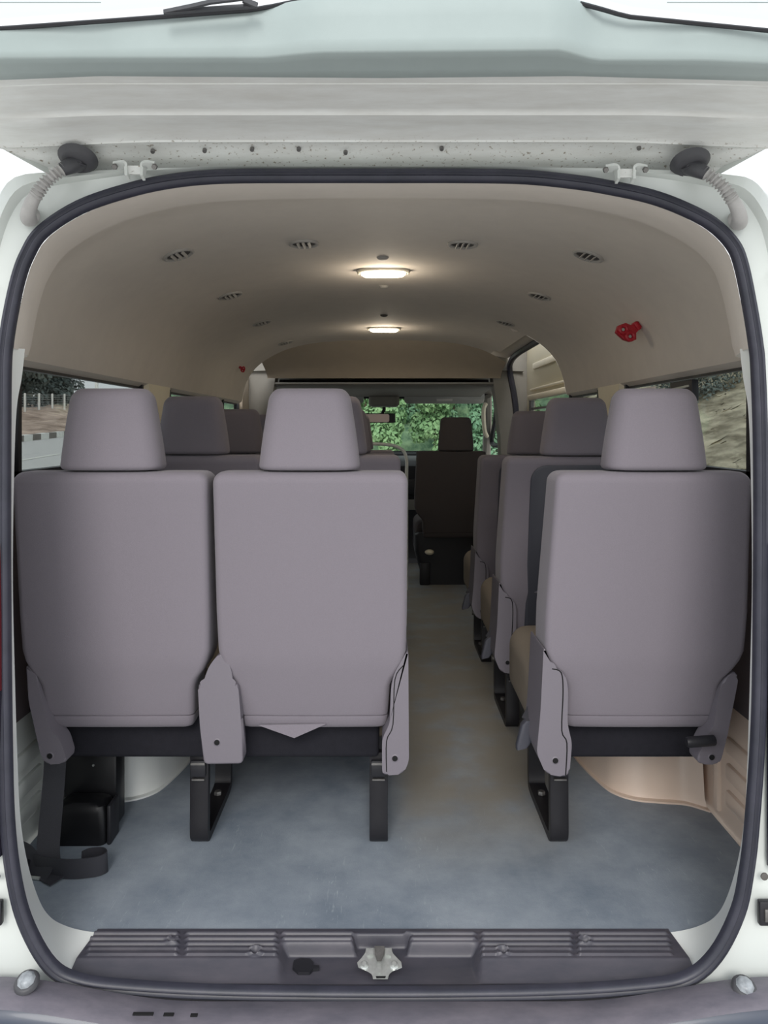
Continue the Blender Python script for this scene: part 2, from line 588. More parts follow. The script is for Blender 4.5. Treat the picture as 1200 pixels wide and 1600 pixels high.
# ---- side walls with window openings
HWALL = 0.90
for side, sx in (('left', -1), ('right', 1)):
    bm = new()

    def wb(y0, y1, z0, z1, x0=HWALL, x1=HWALL + 0.05, bev=0.0):
        box(bm, min(sx * x0, sx * x1), max(sx * x0, sx * x1), y0, y1, z0, z1, bev)
    wb(1.62, 5.95 if sx < 0 else 3.74, 0.33, 0.93)
    wb(1.62, 5.0 if sx < 0 else 3.74, 1.214, 1.27, 0.935, 0.975)
    if sx > 0:
        wb(4.98, 5.95, 0.0, 0.90)
    struct('wall_' + side, bm, M['cladding'])
    # painted metal below the trim, with pressed ribs
    bm = new()
    wb(1.60, 6.0 if sx < 0 else 3.74, -0.02, 0.33, HWALL + 0.004, HWALL + 0.04)
    for z in (0.06, 0.13, 0.20):
        wb(1.68, 2.02, z, z + 0.045, HWALL - 0.006, HWALL + 0.02, 0.01)
    for y in (2.06,):
        wb(y, y + 0.03, 0.02, 0.30, HWALL - 0.008, HWALL + 0.02, 0.008)
    struct('baseboard_' + side, bm, M['paint_in'] if sx < 0 else M['cream'], label='painted pressed-steel lower side of the load bay')
    # pillars
    n = 2 if sx < 0 else 4
    bm = new()
    ring = []
    for z, ya, yb in ((0.9, 2.93, 3.13), (1.0, 2.92, 3.14), (1.12, 2.90, 3.17), (1.22, 2.87, 3.20)):
        ring.append([Vector((sx * x, y, z)) for x, y in ((0.885, ya + 0.02), (0.885, yb - 0.02), (0.93, yb), (0.93, ya))])
    loft(bm, ring)
    struct('trim_%d' % n, bm, M['pillar'], label='cream window pillar trim')
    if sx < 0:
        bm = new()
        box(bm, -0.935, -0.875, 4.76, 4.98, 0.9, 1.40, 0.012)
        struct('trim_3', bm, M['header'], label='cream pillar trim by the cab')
    # B pillar at the cab bulkhead
    bm = new()
    xa, xb = sx * 0.725, sx * 0.865
    ring = []
    for z, k in ((0.0, 1.06), (0.6, 1.06), (1.0, 1.04), (1.25, 1.0), (1.40, 0.97), (1.62, 0.93)):
        ring.append([Vector((x * (k if abs(x) < 0.9 else 1), y, z)) for x, y in ((xa, 4.98), (xb, 4.97), (sx * 0.955, 5.0), (sx * 0.955, 5.12), (xa, 5.12))])
    loft(bm, ring)
    struct('trim_%d' % (5 if sx < 0 else 6), bm, M['cabgrey'], label='grey pillar between cab and passenger bay')

# windows: black gasket frame + pane
wins = [('window_1', -1, 1.88, 2.86), ('window_2', -1, 3.21, 4.75), ('window_3', 1, 1.88, 2.86), ('window_4', 1, 3.21, 3.72)]
for name, sx, ya, yb in wins:
    bm = new()
    x0, x1 = sx * 0.895, sx * 0.925
    w = 0.018
    a, b = min(x0, x1), max(x0, x1)
    box(bm, a if sx < 0 else b - 0.018, a + 0.018 if sx < 0 else b, ya, yb, 1.199, 1.208)
    box(bm, a, b, ya, yb, 0.925, 0.945)
    box(bm, a, b, ya, ya + w, 0.925, 1.214)
    box(bm, a, b, yb - w, yb, 0.925, 1.214)
    if (yb - ya) > 1.2:
        box(bm, a, b, 4.28, 4.30, 0.925, 1.214)
    o = struct(name, bm, M['black'])
    bm = new()
    box(bm, sx * 0.912 - 0.002, sx * 0.912 + 0.002, ya + 0.005, yb - 0.005, 0.93, 1.21)
    obj('pane', bm, G_side, o)

# sliding side door, seen inside through its opening
bm = new()
box(bm, 0.93, 0.965, 3.72, 5.12, 0.0, 0.95)
box(bm, 0.93, 0.965, 3.72, 5.12, 1.235, 1.68)
box(bm, 0.93, 0.965, 4.90, 5.12, 0.95, 1.235)
box(bm, 0.93, 0.965, 3.72, 3.80, 0.95, 1.235)
door = struct('door_1', bm, M['doorcream'], label='cream inner face of the sliding side door')
bm = new()
box(bm, 0.905, 0.932, 3.74, 4.86, 1.228, 1.262, 0.008)
box(bm, 0.918, 0.932, 3.8, 4.75, 1.415, 1.455, 0.006)
box(bm, 0.915, 0.932, 3.76, 4.82, 1.285, 1.30, 0.005)
obj('ledge', bm, M['pillar'], door)
bm = new()
box(bm, 0.945, 0.949, 3.8, 4.9, 0.95, 1.235)
obj('pane', bm, G_side, door)
bm = new()
for z in (1.03, 1.10, 1.17):
    box(bm, 0.932, 0.944, 3.8, 4.86, z, z + 0.012)
box(bm, 0.925, 0.944, 4.84, 4.90, 0.95, 1.235)
obj('window_bar', bm, M['steel_dark'], door)
bm = new()
path = crom([(0.79, 3.70, 1.503), (0.795, 4.2, 1.503), (0.80, 4.62, 1.500), (0.805, 4.86, 1.478), (0.812, 4.955, 1.42), (0.85, 4.965, 1.20), (0.872, 4.965, 0.8), (0.875, 4.965, 0.3)], 6)
tube(bm, path, 0.019, 8)
obj('door_seal', bm, M['rubber'], door)

# ---- rear body frame around the opening
bm = new()
OUT = [(600, 262), (480, 262), (350, 262), (270, 264), (200, 266), (110, 270), (56, 272), (29, 277), (13, 288), (0, 312), (-12, 350),
       (-24, 420), (-36, 500), (-44, 700), (-46, 900), (-46, 1120), (-44, 1280), (-42, 1400), (-42, 1480), (-42, 1560), (60, 1580), (200, 1590),
       (600, 1596), (1000, 1590), (1140, 1580), (1242, 1560), (1242, 1480), (1242, 1400), (1244, 1280), (1246, 1120), (1246, 900),
       (1244, 700), (1236, 500), (1224, 420), (1212, 352), (1200, 318), (1184, 292), (1165, 279), (1140, 275), (1090, 270), (1000, 266),
       (900, 264), (800, 262), (720, 262)]
outW = resample(crom([P(x, y, Y0) for x, y in OUT], 6, closed=True) + [P(600, 262, Y0)], NS + 1)[:NS]
# pair every seal point with the nearest outer point in angle
import bisect


def ang(p):
    return math.atan2(p.x, p.z - 0.75)


oa = sorted((ang(p), p) for p in crom([P(x, y, Y0) for x, y in OUT], 8, closed=True))
keys = [a for a, _ in oa]


def outer_at(a):
    i = bisect.bisect(keys, a)
    a0, p0 = oa[i - 1]
    a1, p1 = oa[i % len(oa)]
    if i == 0 or i == len(oa):
        a1, a0 = (oa[0][0] + 2 * math.pi, oa[-1][0])
        if a < 0:
            a += 2 * math.pi
        p0, p1 = oa[-1][1], oa[0][1]
    return p0.lerp(p1, (a - a0) / max(1e-9, a1 - a0))


rowA = [p + n * 0.012 + Vector((0, 0.004, 0)) for p, n in zip(SEALW, NRM)]
rowB = [p - n * 0.014 + Vector((0, 0.006, 0)) for p, n in zip(SEALW, NRM)]
rowO = [outer_at(ang(p)) for p in SEALW]
rowC = []
rowE = []
for b, o in zip(rowB, rowO):
    d = (o - b)
    top = ss(1.2, 1.42, b.z) * ss(0.35, 0.55, abs(b.x))
    rowC.append(b + d * 0.62 + Vector((0, -0.004 + 0.004 * top, 0)))
    rowE.append(b + d * 0.74 + Vector((0, -0.004 - 0.010 * top, 0)))
rowO2 = [o + Vector((0, -0.006, 0)) for o in rowO]
rowO3, rowO4 = [], []
for o in rowO:
    w = ss(1.52, 1.25, o.z) * ss(0.45, 0.7, abs(o.x))
    s_ = math.copysign(1, o.x)
    rowO3.append(o + Vector((s_ * (0.02 + 0.13 * w), 0.03, 0.01 if o.z > 1 else -0.02)))
    rowO4.append(o + Vector((s_ * (0.05 + 0.20 * w), 0.25, 0.03 if o.z > 1 else -0.05)))
loops = [rowA, rowB, rowC, rowE, rowO2, rowO3, rowO4]
vl = [[bm.verts.new(p) for p in r] for r in loops]
for a, b in zip(vl, vl[1:]):
    for i in range(NS):
        j = (i + 1) % NS
        bm.faces.new((a[i], a[j], b[j], b[i]))
struct('wall_rear', bm, M['paint'], label='white painted body around the rear opening')

# inner jamb: white flange running in from the seal (sides and floor corners)
bm = new()
JP = [((39, 545), None), ((34, 590), None), ((26, 640), None), ((22, 740), None), ((20, 900), None), ((23, 1050), None), ((27, 1180), None), ((32, 1280), None),
      ((44, 1352), (32, 1376)), ((62, 1408), (48, 1432)), ((80, 1434), (64, 1474)), ((104, 1447), (84, 1506)), ((130, 1454), (100, 1528)), ((152, 1457), (114, 1540))]
for sgn in (-1, 1):
    fx = (lambda x: x) if sgn < 0 else (lambda x: 1195 - x)
    edge = [(q + n * 0.008) for q, n in zip(SEALW, NRM) if (q.x < 0) == (sgn < 0) and q.z < 1.23]
    proj = [(q.x / q.y, (q.z - CZ) / q.y) for q in edge]
    inn, out_ = [], []
    for (x, y), pr in JP:
        p = P(fx(x), y, tab(y, [1270, 1440], [1.515, 1.60]))
        inn.append(p)
        if pr is None:
            a, b = p.x / p.y, (p.z - CZ) / p.y
            k = min(range(len(edge)), key=lambda i: (proj[i][0] - a) ** 2 + (proj[i][1] - b) ** 2)
            out_.append(edge[k].copy())
        else:
            out_.append(P(fx(pr[0]), pr[1], 1.462) - Vector((0, 0, 0.010 * ss(1500, 1535, pr[1]))))
    inn, out_ = crom(inn, 5), crom(out_, 5)
    mid = [a.lerp(b, 0.5) + Vector((sgn * 0.004 * ss(0, 0.1, b.z), 0, -0.003 * (1 - ss(0, 0.1, b.z)))) for a, b in zip(out_, inn)]
    back = [p + Vector((sgn * 0.10 * ss(0.01, 0.12, p.z), 0.06 * ss(0.01, 0.12, p.z), -0.03 * (1 - ss(0.01, 0.12, p.z)))) for p in inn]
    grid(bm, [out_, mid, inn, back])
struct('trim_7', bm, M['jamb'], label='white painted jamb just inside the rubber seal')

# ---- rear door seal
bm = new()
sec = [(-0.0125, -0.004), (-0.0125, 0.006), (-0.009, 0.013), (-0.004, 0.014), (-0.001, 0.009), (0.001, 0.009), (0.004, 0.014), (0.009, 0.013), (0.0125, 0.006), (0.0125, -0.004)]
rings = [[p + n * u + Vector((0, -v, 0)) for u, v in sec] for p, n in zip(SEALW, NRM)]
vr = [[bm.verts.new(p) for p in r] for r in rings]
for i in range(NS):
    a, b = vr[i], vr[(i + 1) % NS]
    for k in range(len(sec) - 1):
        bm.faces.new((a[k], a[k + 1], b[k + 1], b[k]))
tag(obj('weather_seal', bm, M['rubber'], sharp=60), 'dark rubber seal running all the way round the rear door opening', 'seal')

# ================================================================== TAILGATE (raised, overhead)
tg = thing('tailgate', 'white raised tailgate hanging open above the rear opening', 'tailgate', (0, 1.5, 1.56))
TL = Vector(tg.location)


def tgo(name, bm, m, parent=tg, **k):
    return obj(name, shift(bm, -TL), m, parent, **k)


# (distance, pixel row in the middle of the picture, half width)
ST = [(1.515, 290, 0.630), (1.512, 283, 0.634), (1.50, 268, 0.645), (1.478, 255, 0.665), (1.455, 243, 0.69), (1.43, 226, 0.71), (1.41, 222, 0.725), (1.408, 219, 0.727), (1.395, 212, 0.735),
      (1.365, 197, 0.755), (1.350, 193, 0.765), (1.318, 180, 0.785), (1.3155, 177, 0.786), (1.312, 173, 0.788), (1.303, 169, 0.792),
      (1.262, 150, 0.815), (1.225, 132, 0.835), (1.2235, 130, 0.836), (1.203, 120, 0.845), (1.19, 112, 0.85)]
bm = new()
rows = []
for i, (d, y, hw) in enumerate(ST):
    row = []
    for k in range(61):
        u = k / 30 - 1
        x = hw * u
        z = CZ + (HY - y) * d / F
        e = abs(u)
        z += -0.012 * ss(0.55, 1.0, e) * ss(0, 8, i) + (0.012 * ss(0.86, 1.0, e) if 8 < i < 15 else 0)
        yy = d
        if i < 5:
            yy -= 0.05 * ss(0.80, 1.0, e) * (1 - i / 5)
        if 9 < i < 15:                       # pressed step fades out at the ends
            t_ = (1.365 - d) / (1.365 - 1.262)
            z0 = CZ + lerp(0.538, 0.5469, t_) + (0.012 - 0.012) * e
            z = lerp(z, z0 - 0.012 * ss(0.55, 1.0, e) + 0.012 * ss(0.86, 1.0, e), ss(0.76, 0.92, e))
        row.append(Vector((x, yy, z)))
    rows.append(row)
grid(bm, rows)
# outer skin on top and side edges
skin = []
for (d, y, hw) in (ST[0], ST[5], ST[10], ST[15], ST[19], (0.95, 60, 0.86), (0.4, -560, 0.86)):
    z = CZ + (HY - y) * d / F if d > 1 else {0.95: 1.66, 0.4: 1.78}[d]
    skin.append([Vector((hw * 1.0 * (k / 10 - 1), d, z + 0.055 + 0.02 * (1 - (k / 10 - 1) ** 2))) for k in range(21)])
tgo('inner_panel', bm, M['paint_dirty'], label='dusty white pressed-steel inner face')
bm = new()
grid(bm, skin[:5])
for s in (0, -1):
    strip = [[r[s], rows[j][s]] for r, j in zip(skin[:5], (0, 5, 10, 15, 19))]
    grid(bm, strip)
tgo('outer_panel', bm, M['paint'])
# plastic trim below the glass: dark underside then face turned to the light, with a raised middle
bm = new()
rows = []
for k in range(97):
    x = -0.86 + 1.72 * k / 96
    px = 600 + x * 1.02e3
    h = ss(430, 530, px) * ss(975, 840, px)               # raised middle part
    e = abs(x) / 0.86
    topy = tab(px, [0, 200, 400, 450, 480, 720, 860, 925, 960, 1200], [50, 34, 18, 10, 4, -2, -2, 14, 27, 53])
    bend = tab(px, [-200, 0, 150, 420, 500, 860, 920, 1080, 1200], [96, 94, 92, 92, 84, 80, 96, 96, 102])
    low = tab(px, [0, 150, 600, 900, 1200], [124, 118, 121, 118, 126])
    dz = (HY - low) * 1.19
    db = dz / (HY - bend) - 0.004 * h
    prof_ = [(1.197, low - 1), (1.19, low + 1), (lerp(1.188, db, 0.3), HY - dz / lerp(1.188, db, 0.3)), (lerp(1.188, db, 0.7), HY - dz / lerp(1.188, db, 0.7)), (db, bend),
             (db - 0.004, bend - 5), (db - 0.006, lerp(bend, topy, 0.3)), (db - 0.009, lerp(bend, topy, 0.7)), (db - 0.012, topy), (db - 0.010, topy - 5)]
    rows.append([Vector((x, d, CZ + (HY - y) * d / F)) for d, y in prof_])
grid(bm, rows)
tgo('trim_panel', bm, M['tailtrim'], label='pale grey plastic trim below the rear window', sharp=85)
seal_path = []
for k in range(97):
    x = -0.86 + 1.72 * k / 96
    px = 600 + x * 1.02e3
    topy = tab(px, [0, 200, 400, 440, 470, 500, 700, 720, 860, 925, 960, 1200], [48, 33, 17, 10, 3, -4, -6, -2, -2, 16, 27, 52])
    d = 1.118
    seal_path.append(Vector((x, d, CZ + (HY - topy) * d / F + 0.001)))
bm = new()
tube(bm, seal_path, 0.0032, 6)
tgo('glass_seal', bm, M['black'])
bm = new()
rows = []
for f in range(5):
    rows.append([p + Vector((0, -0.004 - 0.14 * f, 0.012 + 0.03 * f)) for p in seal_path[::4]])
grid(bm, rows)
tgo('rear_window', bm, G_rear)
for f in range(4):
    for xa_, xb_ in ((-0.84, -0.4), (0.4, 0.84)):
        bm = new()
        tube(bm, [Vector((x, 1.085 - 0.02 * f, CZ + (HY - (20 - 13 * f)) * 1.09 / F + 0.012)) for x in (xa_, xb_)], 0.0008, 4)
        tgo('demister_line', bm, M['tailtrim'])
# wiper resting on the outside of the glass
w = None
bm = new()
ribbon(bm, [P(256, 19, 1.10), P(300, 10, 1.095), P(330, 3, 1.09), P(380, -3, 1.085)], Vector((0, 0.2, 1)), 0.006, 0.002)
ribbon(bm, [P(256, 20, 1.10), P(330, 14, 1.10), P(402, 9, 1.10)], Vector((0, 0.2, 1)), 0.006, 0.002)
ribbon(bm, [P(380, 0, 1.095), P(402, 9, 1.098)], Vector((0, 0.2, 1)), 0.008, 0.002)
tgo('wiper', bm, M['conduit_dark'], label='grey rear wiper beyond the glass')
# screws in the dusty flange
for px, py in ((239, 238), (320, 237), (394, 235), (467, 235), (690, 234), (998, 233), (540, 240)):
    bm = new()
    d = 1.435
    p = P(px, py, d)
    disc(bm, p + Vector((0, 0, 0.004)), (0, -0.55, -1), 0.0042, 0.006, 10)
    tgo('screw', bm, M['steel_dark'])
# hinges
for cx, cy in ((212, 270), (978, 275)):
    h = None
    for j, dx in enumerate((-30, 28)):
        bm = new()
        d = 1.425
        s = -1 if j == 0 else 1
        a = [P(cx + dx + s * 2, cy - 11, d), P(cx + dx - s * 12, cy - 13, d - 0.002), P(cx + dx - s * 16, cy - 6, d), P(cx + dx - s * 17, cy + 8, d - 0.004)]
        path = crom(a, 5)
        ribbon(bm, path, Vector((0, 1, -0.4)), 0.018, 0.0025)
        if h is None:
            h = tgo('hinge', bm, M['paint_in'])
            hr = h
        else:
            o2 = tgo('hinge_arm', bm, M['paint_in'], parent=h)
        bm = new()
        disc(bm, P(cx + dx + s * 2, cy - 10, d - 0.006), (0, -1, -0.6), 0.0055, 0.006, 6)
        tgo('hinge_bolt', bm, M['steel_dark'], parent=h)
    bm = new()
    ribbon(bm, [P(cx - 16, cy - 4, 1.426), P(cx + 14, cy - 4, 1.426)], Vector((0, 0, 1)), 0.016, 0.002)
    tgo('hinge_plate', bm, M['paint_dirty'], parent=h)

# ================================================================== wiring conduits
for side, sx in (('left', 1), ('right', -1)):
    X = (lambda v: v) if sx > 0 else (lambda v: 1200 - v)
    oy = 0 if sx > 0 else 6
    c = thing('wiring_conduit', 'grey corrugated rubber wiring conduit from tailgate to body, at the %s corner' % ('upper left' if sx > 0 else 'upper right'), 'conduit',
              P(X(60), 330 + oy, 1.44), 'corrugated wiring conduits')
    CL = Vector(c.location)
    path = crom([P(X(100), 263 + oy, 1.412), P(X(82), 275 + oy, 1.405), P(X(66), 291 + oy, 1.405), P(X(55), 308 + oy, 1.412)], 16)
    rr = [0.0100 + 0.0030 * math.sin(i / (len(path) - 1) * 2 * math.pi * 11) for i in range(len(path))]
    bm = new()
    tube(bm, path, rr, 14)
    obj('bellows', shift(bm, -CL), M['conduit'], c, sharp=80)
    bm = new()
    path = crom([P(X(57), 303 + oy, 1.411), P(X(49), 318 + oy, 1.415), P(X(44), 334 + oy, 1.425), P(X(46), 343 + oy, 1.4425)], 6)
    tube(bm, path, [0.011 + 0.004 * i / (len(path) - 1) for i in range(len(path))], 14)
    obj('elbow', shift(bm, -CL), M['conduit'], c)
    bm = new()
    disc(bm, P(X(47), 338 + oy, 1.4475), (0, -1, 0), 0.0195, 0.010, 24, 0.016)
    obj('lower_grommet', shift(bm, -CL), M['conduit'], c, label='round flange on the body')
    bm = new()
    path = crom([P(X(97), 265 + oy, 1.411), P(X(108), 260 + oy, 1.416), P(X(121), 254 + oy, 1.430), P(X(125), 248 + oy, 1.428)], 6)
    tube(bm, path, [0.012 + 0.007 * i / (len(path) - 1) for i in range(len(path))], 14)
    obj('upper_elbow', shift(bm, -CL), M['conduit_dark'], c)
    bm = new()
    disc(bm, P(X(122), 247 + oy, 1.428), (0, -0.45, -0.9), 0.036, 0.012, 24, 0.030)
    obj('upper_grommet', shift(bm, -CL), M['conduit_dark'], c, label='black dished grommet on the tailgate')

# ================================================================== sill plate, latch, bumper
def sill_z(x, y):
    z = 0.004 if y > 1.518 else lerp(0.004, -0.0154, ((1.518 - y) / 0.040) ** 0.9)
    ribs = [1.591, 1.575, 1.559, 1.544, 1.528]
    segs = [(142, 278), (291, 432), (441, 553), (632, 743), (752, 893), (903, 1043)]
    for i, ry in enumerate(ribs):
        dy = abs(y - ry)
        if dy < 0.0042:
            pyr = 670 + 1.046 * F / ry
            for si, (a, b) in enumerate(segs):
                if si in (2, 3) and i > 1:
                    continue
                sl = -6 * i / 4 if si == 0 else (6 * i / 4 if si == 5 else 0)
                xa = (a + (sl if si == 0 else 0) - 600) * ry / F
                xb = (b + (sl if si == 5 else 0) - 600) * ry / F
                m_ = ss(xa - 0.002, xa + 0.002, x) * ss(xb + 0.002, xb - 0.002, x)
                z += 0.0048 * m_ * ss(0.0040, 0.0022, dy)
    # screw dimples
    for sx_, sy_ in SCREWS:
        r = math.hypot(x - sx_, y - sy_)
        if r < 0.016:
            z += 0.003 * ss(0.016, 0.012, r) - 0.006 * ss(0.011, 0.008, r)
    rec = ss(-0.212, -0.192, x) * ss(0.196, 0.176, x) * ss(1.568, 1.556, y)
    rec = max(rec, ss(-0.066, -0.054, x) * ss(0.056, 0.044, x) * ss(1.592, 1.582, y))
    zr = lerp(-0.0175, -0.022, ss(1.478, 1.56, y))
    return lerp(z, min(z, zr), rec)


def on_plane(px, py, z=0.0):
    y = (CZ - z) * F / (py - HY)
    return ((px - HX) * y / F, y)


SCREWS = [on_plane(270, 1470, 0.004), on_plane(399, 1488, 0.004), on_plane(786, 1488, 0.004), on_plane(914, 1471, 0.004)]
SP = thing('sill_plate', 'dark grey ribbed plastic sill plate along the edge of the load floor', 'sill plate', (0, 1.54, -0.03))
SL = Vector(SP.location)
bm = new()
xs = sorted(set([round(-0.608 + 1.212 * k / 300, 5) for k in range(301)]))
ys = [1.476 + 0.0016 * k for k in range(83)]
rows = []
for y in ys:
    ext = tab(y, [1.476, 1.518, 1.60], [1.008, 1.0, 0.985])
    rows.append([Vector((x * ext, y, sill_z(x * ext, y))) for x in xs])
grid(bm, rows)
# ends and front lip down
e0 = [[r[0], r[0] + Vector((-0.002, 0, -0.03))] for r in rows]
e1 = [[r[-1], r[-1] + Vector((0.002, 0, -0.03))] for r in rows]
grid(bm, e0)
grid(bm, e1)
grid(bm, [rows[0], [v + Vector((0, 0.002, -0.02)) for v in rows[0]]])
obj('plate', shift(bm, -SL), M['sill'], SP, sharp=60)
for x, y in SCREWS:
    bm = new()
    disc(bm, (x, y, -0.003), (0, 0, 1), 0.0055, 0.003, 12)
    obj('screw', shift(bm, -SL), M['steel_dark'], SP)
bm = new()
q = [on_plane(px, py, -0.015) for px, py in ((459, 1500), (470, 1496), (484, 1497), (490, 1503), (490, 1508), (499, 1509), (499, 1514), (489, 1515), (484, 1521), (466, 1521), (457, 1512))]
v0 = [bm.verts.new((x, y, sill_z(x, y) + 0.0005)) for x, y in q]
v1 = [bm.verts.new((x, y, sill_z(x, y) + 0.006)) for x, y in q]
bm.faces.new(v1)
for i in range(len(q)):
    j = (i + 1) % len(q)
    bm.faces.new((v0[i], v0[j], v1[j], v1[i]))
obj('access_cap', shift(bm, -SL), M['black'], SP, label='black pull-out cap in the latch recess')

LS = thing('latch_striker', 'zinc-plated steel latch striker in the middle of the sill recess', 'latch', (0, 1.52, -0.02))
LL = Vector(LS.location)


def ramp_pt(px, py, lift=0.0):
    # plane from (y=1.552,z=.010) to (y=1.487,z=-.014)
    y = 1.52
    for _ in range(20):
        z = lerp(-0.012, 0.012, (y - 1.487) / 0.065) + lift
        y = (CZ - z) * F / (py - HY)
    return Vector(((px - HX) * y / F, y, z))


def plate_on_ramp(bm, poly, l0, l1):
    a = [bm.verts.new(ramp_pt(x, y, l0)) for x, y in poly]
    b = [bm.verts.new(ramp_pt(x, y, l1)) for x, y in poly]
    bm.faces.new(a)
    f = bm.faces.new(b)
    n = len(poly)
    for i in range(n):
        bm.faces.new((a[i], a[(i + 1) % n], b[(i + 1) % n], b[i]))
    bmesh.ops.bevel(bm, geom=list(f.edges), offset=0.0012, segments=2, affect='EDGES')
    return bm


bm = new()
plate_on_ramp(bm, [(572, 1481), (612, 1481), (613, 1490), (627, 1503), (628, 1512), (613, 1518), (608, 1521), (606, 1530), (583, 1530), (581, 1521), (576, 1518), (560, 1512), (558, 1504), (571, 1490)], -0.001, 0.004)
obj('base_plate', shift(bm, -LL), M['steel'], LS)
bm = new()
plate_on_ramp(bm, [(573, 1482), (583, 1481), (584, 1492), (574, 1493)], 0.004, 0.009)
plate_on_ramp(bm, [(601, 1481), (611, 1482), (611, 1493), (601, 1492)], 0.004, 0.009)
plate_on_ramp(bm, [(588, 1500), (596, 1500), (597, 1521), (587, 1521)], 0.004, 0.008)
obj('rib', shift(bm, -LL), M['steel'], LS)
bm = new()
plate_on_ramp(bm, [(585, 1478), (601, 1478), (600, 1492), (596, 1502), (589, 1502), (586, 1492)], 0.0045, 0.016)
obj('hook', shift(bm, -LL), M['steel_dark'], LS)
for px in (569, 616):
    bm = new()
    p = ramp_pt(px, 1509, 0.004)
    disc(bm, p, (0, -0.35, 0.94), 0.0085, 0.003, 16)
    disc(bm, p + Vector((0, -0.001, 0.003)), (0, -0.35, 0.94), 0.0055, 0.004, 6)
    obj('bolt', shift(bm, -LL), M['steel'], LS)
bm = new()
plate_on_ramp(bm, [(587, 1525), (603, 1525), (602, 1528.5), (588, 1528.5)], 0.0042, 0.0048)
obj('slot', shift(bm, -LL), M['hole'], LS)

# bumper
B = thing('rear_bumper', 'mauve grey plastic rear bumper step below the opening', 'bumper', (0, 1.35, -0.5))
BL = Vector(B.location)
bm = new()
rows = []
for k in range(61):
    x = -1.0 + 2.0 * k / 60
    e = min(1, abs(x) / 0.72)
    up = 0.046 * ss(0.45, 1.0, e) ** 1.2
    ytop = lerp(1.44, 1.44, e)
    row = [Vector((x, 1.437, -0.06 + up)), Vector((x, 1.437, -0.022 + up)), Vector((x, 1.43, -0.016 + up)), Vector((x, 1.395, -0.0135 + up * 0.98)), Vector((x, 1.366, -0.013 + up * 0.93)),
           Vector((x, 1.358, -0.017 + up * 0.9))]
    rows.append(row)
grid(bm, rows)
obj('step', shift(bm, -BL), M['bumper'], B, sharp=50)
bm = new()
rows = []
for k in range(61):
    x = -1.0 + 2.0 * k / 60
    e = min(1, abs(x) / 0.72)
    up = 0.046 * ss(0.45, 1.0, e) ** 1.2
    rows.append([Vector((x, 1.360, -0.016 + up * 0.9)), Vector((x, 1.352, -0.028 + up * 0.8)), Vector((x, 1.335, -0.036 + up * 0.8)), Vector((x, 1.315, -0.036 + up * 0.8)), Vector((x, 1.30, -0.06)), Vector((x, 1.31, -0.30)), Vector((x, 1.36, -0.42))])
grid(bm, rows)
obj('lower_face', shift(bm, -BL), M['bumper_low'], B, sharp=50, label='darker lower face of the bumper')
for k, (xa, xb) in enumerate(((208, 240), (256, 272), (298, 309))):
    bm = new()
    y = 1582 + k
    a, b = P(xa, y, 1.372), P(xb, y + 1, 1.372)
    box(bm, a.x, b.x, 1.368, 1.374, a.z - 0.003, a.z - 0.0004)
    obj('slot', shift(bm, -BL), M['hole'], B)
for px, py, lab in ((42, 1530, 'round clear plastic fastener at the left end of the bumper step'), (1163, 1538, 'round clear plastic fastener at the right end of the bumper step')):
    c = thing('bumper_fastener', lab, 'fastener', P(px, py, 1.405), 'round bumper fasteners')
    CL = Vector(c.location)
    bm = new()
    disc(bm, CL + Vector((0, 0, -0.006)), (0, -0.5, 1), 0.0225, 0.007, 24, 0.020)
    obj('rim', shift(bm, -CL), M['conduit_dark'], c)
    bm = new()
    disc(bm, CL + Vector((0, -0.002, 0.000)), (0, -0.5, 1), 0.0165, 0.008, 9, 0.013, 0.002)
    obj('plug', shift(bm, -CL), M['clip'], c)

# tail lamps at both edges of the opening
for sx, lab in ((-1, 'dark red tail lamp on the left rear body corner'), (1, 'smoked black tail lamp on the right rear body corner')):
    c = thing('tail_lamp', lab, 'tail lamp', (sx * 0.75, 1.45, 0.3))
    CL = Vector(c.location)
    xi = [(850, 0.7235), (960, 0.7235), (1080, 0.723), (1200, 0.722), (1355, 0.7215)]
    if sx < 0:
        xi = [(850, 0.7215), (960, 0.7195), (1080, 0.719), (1200, 0.7195), (1340, 0.7195)]

    def ringat(y, x):
        z = CZ - (y - HY) * 1.44 / F
        return [Vector((sx * a, b, z)) for a, b in ((x, 1.4485), (x + 0.003, 1.432), (x + 0.04, 1.426), (0.80, 1.434), (0.80, 1.4485))]
    bm = new()
    loft(bm, [ringat(y, x) for y, x in xi[2:]])
    obj('housing', shift(bm, -CL), M['lampdark'], c)
    bm = new()
    loft(bm, [ringat(y, x) for y, x in xi[:3]])
    obj('lens', shift(bm, -CL), M['redlens'] if sx < 0 else M['lampdark'], c)
# door catch pockets
for sx, pxa, pxb, lab in ((-1, -30, 6, 'black guide pocket in the white panel left of the opening'), (1, 1183, 1225, 'black guide pocket in the white panel right of the opening')):
    c = thing('guide_pocket', lab, 'guide pocket', P((pxa + pxb) / 2, 1423, 1.446))
    CL = Vector(c.location)
    a, b = P(pxa, 1404, 1.447), P(pxb, 1442, 1.447)
    bm = new()
    box(bm, a.x, b.x, 1.436, 1.449, b.z, a.z, 0.003)
    obj('pocket_rim', shift(bm, -CL), M['black'], c)
    bm = new()
    box(bm, a.x + 0.008, b.x - 0.008, 1.432, 1.437, b.z + 0.010, a.z - 0.012, 0.001)
    obj('roller', shift(bm, -CL), M['steel_dark'], c)
    bm = new()
    p = P(pxa + 11 if sx > 0 else pxb - 11, 1369, 1.443)
    disc(bm, p, (0, -1, 0), 0.007, 0.003, 16)
    obj('screw_hole', shift(bm, -CL), M['ventdark'], c)

# ================================================================== SEATS
RY = 1.94                                   # rear feet of the last row


def back_ring(cx, z, hw, hd, yc, r=0.04, puff=0.004):
    return [Vector((cx + u, yc + v, z)) for u, v in rrect(hw, hd, r, 5, puff)]


